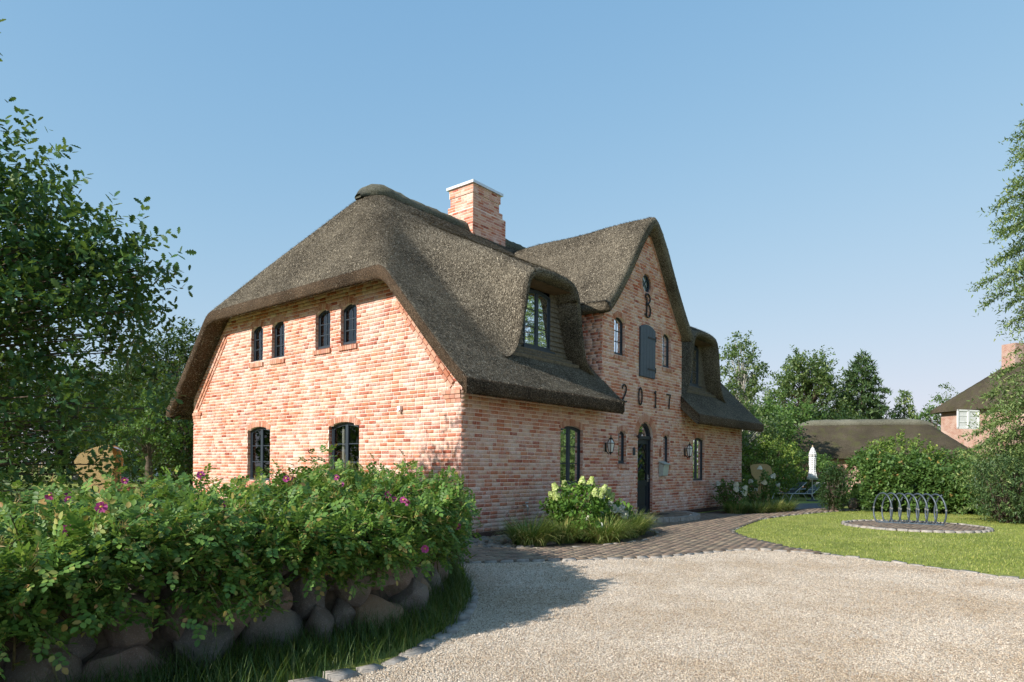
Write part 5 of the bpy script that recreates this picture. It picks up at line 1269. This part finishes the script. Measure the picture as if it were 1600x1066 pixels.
# conifers: whorls of drooping boughs carrying flat sprays
def conifer(name, label, base, h, rf, mat, nb_=150, size=.16, droop=.35, group=None, z0=.4, tr=.16, sprays=16, per=6):
    base = np.array(base, float); t = thing(name, label, 'tree', base, group)
    MB().tube([base, base+np.array([0, 0, h*.5]), base+np.array([0, 0, h])], [tr, tr*.6, .015], 7).build('trunk', M['bark'], t, True)
    bb = MB(); P0 = []; D = []
    for i in range(nb_):
        z = z0+(h-z0)*(i+random.random())/nb_; r = rf(z)*random.uniform(.65, 1.08)
        if r < .08: continue
        a = i*2.4+random.uniform(-.3, .3); o = np.array([math.cos(a), math.sin(a), 0]); pts = [base+np.array([0, 0, z])+o*r*u+np.array([0, 0, .22*r*u-droop*r*u*u*1.3]) for u in (0, .35, .7, 1)]
        bb.tube(pts, [.022, .015, .009, .004], 4, cap=False)
        for s_ in range(max(3, int(sprays*r/1.5))):
            u = random.uniform(.12, 1)**.8; q = base+np.array([0, 0, z])+o*r*u+np.array([0, 0, .22*r*u-droop*r*u*u*1.3]); sd = np.array([-o[1], o[0], 0])*random.choice((-1, 1))
            P0.append(q); D.append(o*.7+sd*random.uniform(.1, .9)+np.array([0, 0, random.uniform(-.5, .15)]))
    bb.build('boughs', M['bark'], t, True)
    P0, D = np.array(P0), nrm(np.array(D)); V, F = shoot_leaves(P0, D, rng.uniform(.22, .5, len(P0))*min(1.3, h/8), per, size, BLV*np.array([1, .34, 1]), BLF, .8, .1, .25, .5)
    link('needles', fastmesh('needles', V, F), M[mat], t); return t
cz = np.array([0, .6, 2.0, 3.6, 4.4, 5.0, 5.6, 6.6, 7.6, 9, 10.2, 11.2]); crr = np.array([1.7, 2.0, 2.0, 1.7, 1.0, .7, 1.3, 1.85, 1.5, 1.3, .95, .1])
conifer('spruce_tree', 'tall light green spruce with drooping boughs at the edge of the lawn', CF((1645-800)/1041*19, 19), 12.6, lambda z: np.interp(z*.9, cz, crr), 'needle_light', 190, .115, .36, sprays=32, per=10)
p = CF((1345-800)/1041*54, 54); conifer('fir_tree', 'dark fir tree with loose boughs rising behind the thatched garage', p, 11.0, lambda z: np.interp(z, [0, 2, 5, 7.5, 9.5, 11], [2.6, 3.0, 2.6, 1.9, 1.0, .05]), 'needle', 150, .34, .2, sprays=18)
p = CF((1412-800)/1041*58, 58); conifer('larch_tree', 'small pale conifer standing behind the middle of the garage roof', p, 8.4, lambda z: np.interp(z, [0, 3, 6, 8.4], [2.0, 1.9, 1.1, .05]), 'needle_light', 110, .3, .15, sprays=14)
# broadleaf trees
B_ = lambda m_: (m_, LOWV, LOWF)
p = CF((1158-800)/1041*33, 33)
tree('birch_tree', 'light airy birch tree behind the far end of the brick house', 'tree', p, 8.5, .10, [((0, 0, 3.4), (1.7, 1.6, 2.3), 90), ((.1, 0, 6.2), (.85, .85, 1.9), 40)], B_('leaf_birch'), .17, 60, .75, 'bark_pale')
p = CF((1180-800)/1041*40, 40)
tree('alder_tree', 'mid green tree beside the birch, behind the house end', 'tree', p, 6.5, .14, [((0, 0, 3.2), (2.6, 2.2, 2.2), 130)], B_('leaf_mid'), .2, 60, .85)
p = CF((1262-800)/1041*53, 53)
tree('maple_tree', 'broad grey green tree behind the yellow bush, left of the fir', 'tree', p, 10.8, .2, [((0, 0, 6.0), (3.6, 3.0, 3.6), 190), ((-.2, 0, 8.8), (1.9, 1.7, 1.8), 55)], B_('leaf_birch'), .26, 56, 1.0)
p = CF((1222-800)/1041*46, 46)
tree('beech_tree', 'rich green tree in front of the broad grey green one', 'tree', p, 6.6, .16, [((0, 0, 3.4), (2.9, 2.4, 2.6), 160)], B_('leaf_mid'), .22, 60, .9)
p = CF((1300-800)/1041*47, 47)
tree('hornbeam_tree', 'dark green low tree at the near end of the garage roof', 'tree', p, 6.2, .16, [((0, 0, 3.2), (2.8, 2.2, 2.4), 140)], B_('leaf_dark'), .22, 60, .9)
p = CF((1462-800)/1041*62, 62)
tree('linden_tree', 'green tree between the small conifer and the neighbouring house', 'tree', p, 7.6, .16, [((0, 0, 4.6), (2.6, 2.4, 2.4), 60)], B_('leaf_mid'), .28, 50, 1.0)
p = CF((1482-800)/1041*66, 66)
tree('aspen_tree', 'slim airy tree against the neighbouring thatched roof', 'tree', p, 10.0, .14, [((0, 0, 6.6), (1.5, 1.5, 2.8), 40)], B_('leaf_birch'), .26, 44, .9, 'bark_pale')
p = CF((1380-800)/1041*60, 60)
tree('rowan_tree', 'dark low tree behind the garage between fir and small conifer', 'tree', p, 6.4, .16, [((0, 0, 3.6), (3.4, 2.6, 2.3), 70)], B_('leaf_dark'), .28, 50, 1.0)
p = CF((1130-800)/1041*46, 46)
tree('ash_tree', 'dark green tree hidden mostly behind the house end', 'tree', p, 7.5, .16, [((0, 0, 4.0), (2.4, 2.4, 2.8), 60)], B_('leaf_dark'), .26, 50, 1.0)
# left side: oak close by, trees beyond the lawn
ok_ = CF(-7.9, 8.3); hO = 5.7
tree('oak_tree', 'young oak with lobed leaves towering beside the rose hedge', 'tree', ok_, 6.2, .13, [((.2, -.2, 2.3), (2.7, 2.7, 1.8), 190), ((.2, -.3, 3.9), (2.3, 2.3, 1.6), 140), ((.35, -.4, 4.75), (1.2, 1.2, .95), 38), ((.72, -.9, 6.25), (.15, .15, .15), 2), ((1.75, -2.15, 3.75), (.6, .6, .5), 18), ((1.25, -1.5, 3.3), (1.2, 1.2, 1.0), 60), ((.75, -.9, 4.6), (1.1, 1.1, .8), 40)], ('oak_leaf', OAKV, OAKF), .115, 54, .6, sp=6, limb_r=.02)
def bgtree(px, d, name, label, h, ells, mat, size=.22, dens=1, per=60, clump=.9): tree(name, label, 'tree', CF((px-800)/1041*d, d), h, .16, ells, B_(mat), size, per, clump, group='trees beyond the left lawn', dens=dens)
bgtree(275, 34, 'lime_tree', 'dark round tree close to the sloping thatch edge of the house', 8.8, [((0, 0, 5.0), (2.6, 2.4, 3.3), 210)], 'leaf_dark')
bgtree(232, 27, 'hazel_tree', 'small bright green young tree beyond the tilted beach chair', 4.2, [((0, 0, 2.7), (1.25, 1.2, 1.3), 46)], 'leaf_mid', .15, 1, 60, .6)
bgtree(292, 30, 'elder_tree', 'dark low tree standing right behind the gable edge', 5.6, [((0, 0, 2.8), (1.7, 1.6, 2.7), 150)], 'leaf_dark', .2)
bgtree(170, 56, 'elm_tree', 'dark broad tree behind the far white house wall', 9.5, [((0, 0, 5.2), (4.2, 3.4, 4.0), 130)], 'leaf_dark', .32, 1, 56, 1.3)
bgtree(95, 50, 'poplar_tree', 'dark tree beyond the lawn behind the three stakes', 9, [((0, 0, 4.4), (4.0, 3, 4.2), 130)], 'leaf_dark', .32, 1, 56, 1.3)
bgtree(10, 49, 'walnut_tree', 'dark tree beyond the lawn furthest from the house', 9.5, [((0, 0, 4.6), (4.2, 3, 4.4), 130)], 'leaf_dark', .32, 1, 56, 1.3)
bgtree(-60, 44, 'chestnut_tree', 'dark tree beyond the lawn behind the young oak', 9, [((0, 0, 4.4), (4.0, 3, 4.2), 100)], 'leaf_dark', .32, 1, 56, 1.3)
bgtree(225, 47, 'willow_tree', 'dark tree between the far white house and the young tree', 7.5, [((0, 0, 4.2), (3.6, 2.8, 4.0), 190)], 'leaf_dark', .3, 1, 56, 1.2)
# stakes of a young tree on the far lawn
for k, (px, h_) in enumerate(((51, 1.25), (61, 1.3), (65.5, 1.5))):
    p = CF((px-800)/1041*44, 44); tag(MB().tube([p, p+np.array([.02, 0, h_])], [.055, .05], 8).build('tree_stake', M['stake']), ('outermost of three wooden stakes on the far lawn', 'middle of three wooden stakes on the far lawn', 'thickest of three wooden stakes on the far lawn')[k], 'stake', 'tree stakes on the far lawn')

# ------------------------------------------------------------------ neighbouring buildings
def far_roof(parent, c, ux, L, Wd, ze, zr, hipin, t=.3, mat='thatch_moss', capm='ridge'):
    """thatched hip roof, c = centre, ux = unit vector along the ridge"""
    ux = np.array([*ux, 0.0]); uy = np.array([-ux[1], ux[0], 0]); n1, n2 = 40, 22; Vv = []; 
    a = np.linspace(-L/2, L/2, n1); b = np.linspace(-Wd/2, Wd/2, n2)
    for x in a:
        for y in b:
            s1 = (zr-ze)*(1-abs(y)/(Wd/2)); s2 = (zr-ze)*(L/2-abs(x))/hipin; z = ze+float(smin(np.array(s1), np.array(s2), .5)); z = min(z, zr)
            Vv.append(np.array([c[0], c[1], 0])+ux*x+uy*y+np.array([0, 0, z]))
    F = [(i*n2+j, (i+1)*n2+j, (i+1)*n2+j+1, i*n2+j+1) for i in range(n1-1) for j in range(n2-1)]
    mb = MB(); mb.add(Vv, F)
    loop = [i*n2 for i in range(n1)]+[(n1-1)*n2+j for j in range(1, n2)]+[i*n2+n2-1 for i in range(n1-2, -1, -1)]+[j for j in range(n2-2, 0, -1)]
    m_ = len(loop); b0 = len(mb.v); mb.v += [tuple(np.array(mb.v[q])-np.array([0, 0, t])) for q in loop]
    mb.f += [(loop[k], b0+k, b0+(k+1) % m_, loop[(k+1) % m_]) for k in range(m_)]; mb.f.append(tuple(b0+k for k in range(m_)))
    rf = mb.build('roof', M[mat], parent, True)
    ridge_cap('ridge_cap', [np.array([c[0], c[1], zr-.12])+ux*x for x in np.linspace(-L/2+hipin*.8, L/2-hipin*.8, 24)], .34, rf)
    return rf
ga = CF((1262-800)/1041*40, 41); gb_ = CF((1470-800)/1041*38, 39); gc = (ga+gb_)/2; gu = (gb_-ga)[:2]; gl_ = np.linalg.norm(gu); gu = gu/gl_
gar = thing('thatched_garage', 'long low garage with mossy thatched roof behind the hedge', 'garage', gc)
far_roof(gar, gc, gu, gl_+3.4, 5.4, 2.35, 4.35, 1.9)
u3 = np.array([*gu, 0]); v3 = np.array([-gu[1], gu[0], 0])
MB().obox(gc-u3*(gl_/2+1.2)-v3*2.2, u3*(gl_+2.4), v3*4.4, (0, 0, 2.6)).build('wall', M['farbrick'], gar)
MB().obox(gc-u3*(gl_/2+1.25)-v3*2.25+np.array([0, 0, 2.0]), u3*(gl_+2.5), v3*4.5, (0, 0, .12)).build('eave_board', M['iron'], gar)
nc = CF((1600-800)/1041*46+2.9, 48.4); nu = np.array([RT[0]*.97+FW[0]*.25, RT[1]*.97+FW[1]*.25]); nu /= np.linalg.norm(nu)
nh = thing('neighbour_house', 'neighbouring brick house with thatched roof and white window beside the garage', 'house', nc)
far_roof(nh, nc, nu, 10.4, 8.6, 6.1, 9.5, 2.9)
nu3 = np.array([*nu, 0]); nv3 = np.array([-nu[1], nu[0], 0])
MB().obox(nc-nu3*4.7-nv3*3.8, nu3*9.4, nv3*7.6, (0, 0, 6.5)).build('wall', M['farbrick'], nh)
MB().obox(nc-nu3*2.9-nv3*.5+np.array([0, 0, 8.6]), nu3*1.6, nv3*1.0, (0, 0, 1.9)).build('chimney', M['farbrick'], nh)
wpn = MB(); 
fo = nc-nv3*3.83
def nbwin(u, z, w_, h_):
    fr = MB(); o0 = fo+nu3*u+np.array([0, 0, z])
    for a, b, c_, d in ((0, 0, w_, .1), (0, h_-.1, w_, .1), (0, 0, .1, h_), (w_-.1, 0, .1, h_), (w_/2-.07, 0, .14, h_)): fr.obox(o0+nu3*a+np.array([0, 0, b]), nu3*c_, -nv3*.07, (0, 0, d))
    f = fr.build('window', M['white'], nh); MB().obox(o0+nu3*.05+np.array([0, 0, .05]), nu3*(w_-.1), -nv3*.03, (0, 0, h_-.1)).build('pane', M['opal'], f)
    g = MB()
    for k in (1, 2): g.obox(o0+nu3*.05+np.array([0, 0, h_*k/3]), nu3*(w_-.1), -nv3*.05, (0, 0, .04))
    g.build('glazing_bars', M['white'], f)
def nbu(px, py):                                # where a pixel ray meets the neighbour's front
    dx, dy = px-PX0, py-PY0; a, b = dx+dy*TH, -dx*TH+dy; r = FW*FPX+RT*a-UP*b; t_ = ((fo-CAM)@nv3)/(r@nv3); q = CAM+r*t_; return (q-fo)@nu3, q[2]
u0, z1 = nbu(1495, 640); u1, z0 = nbu(1529, 671); nbwin(u0, z0, u1-u0, z1-z0)
fh = CF((172-800)/1041*52, 52); fhs = thing('far_white_house', 'white house with dark tiled roof half hidden behind the trees', 'house', fh)
uu, vv3 = np.array([*RT[:2], 0]), np.array([*FW[:2], 0])
MB().obox(fh-uu*3.0, uu*6.0, vv3*6, (0, 0, 5.2)).build('wall', M['white'], fhs)
MB().add([fh-uu*3.4-vv3*.4+np.array([0, 0, 5.1]), fh+uu*3.4-vv3*.4+np.array([0, 0, 5.1]), fh+uu*3.0+vv3*3+np.array([0, 0, 8.0]), fh-uu*3.0+vv3*3+np.array([0, 0, 8.0]), fh-uu*3.4+vv3*6.4+np.array([0, 0, 5.1]), fh+uu*3.4+vv3*6.4+np.array([0, 0, 5.1])], [(0, 1, 2, 3), (4, 3, 2, 5), (0, 3, 4), (1, 5, 2)]).build('roof', M['slate'], fhs)
for k in (-.4, 1.3): MB().obox(fh+uu*k-vv3*.03+np.array([0, 0, 3.2]), uu*.95, -vv3*.04, (0, 0, 1.4)).build('window', M['frame'], fhs)

# trees behind and beside the camera, seen only as reflections in the panes
for k, (x, y, h_, l) in enumerate(((-14, 25, 8, 'broad tree beyond the side lawn, facing the gable windows'), (-20, 35, 9, 'tall tree at the back of the side lawn'), (-7, 34, 9, 'tree at the back of the lawn near the far row'), (24, -14.5, 8, 'tree beyond the lawn behind the tall spruce'), (31, -18, 9, 'tree beyond the lawn, second behind the tall spruce'), (37.5, -15.5, 10, 'tree beyond the lawn next to the neighbouring house'), (45, -20, 11, 'tree at the far side of the neighbouring plot'))):
    tree('lane_tree', l, 'tree', (x, y, 0), h_, .18, [((0, 0, h_*.52), (4.2, 4.2, h_*.47), 110)], B_('leaf_mid'), .36, 45, 1.3, group='trees around the plot')
tree('added_shade_tree', 'small unseen tree added to shade the end of the rose hedge', 'tree', (-13.8, -3.1, 0), 3.8, .1, [((0, 0, 2.5), (1.3, 1.3, 1.0), 80)], B_('leaf_mid'), .12, 60, .5)  # out of view, added only to cast shade on the hedge's near end
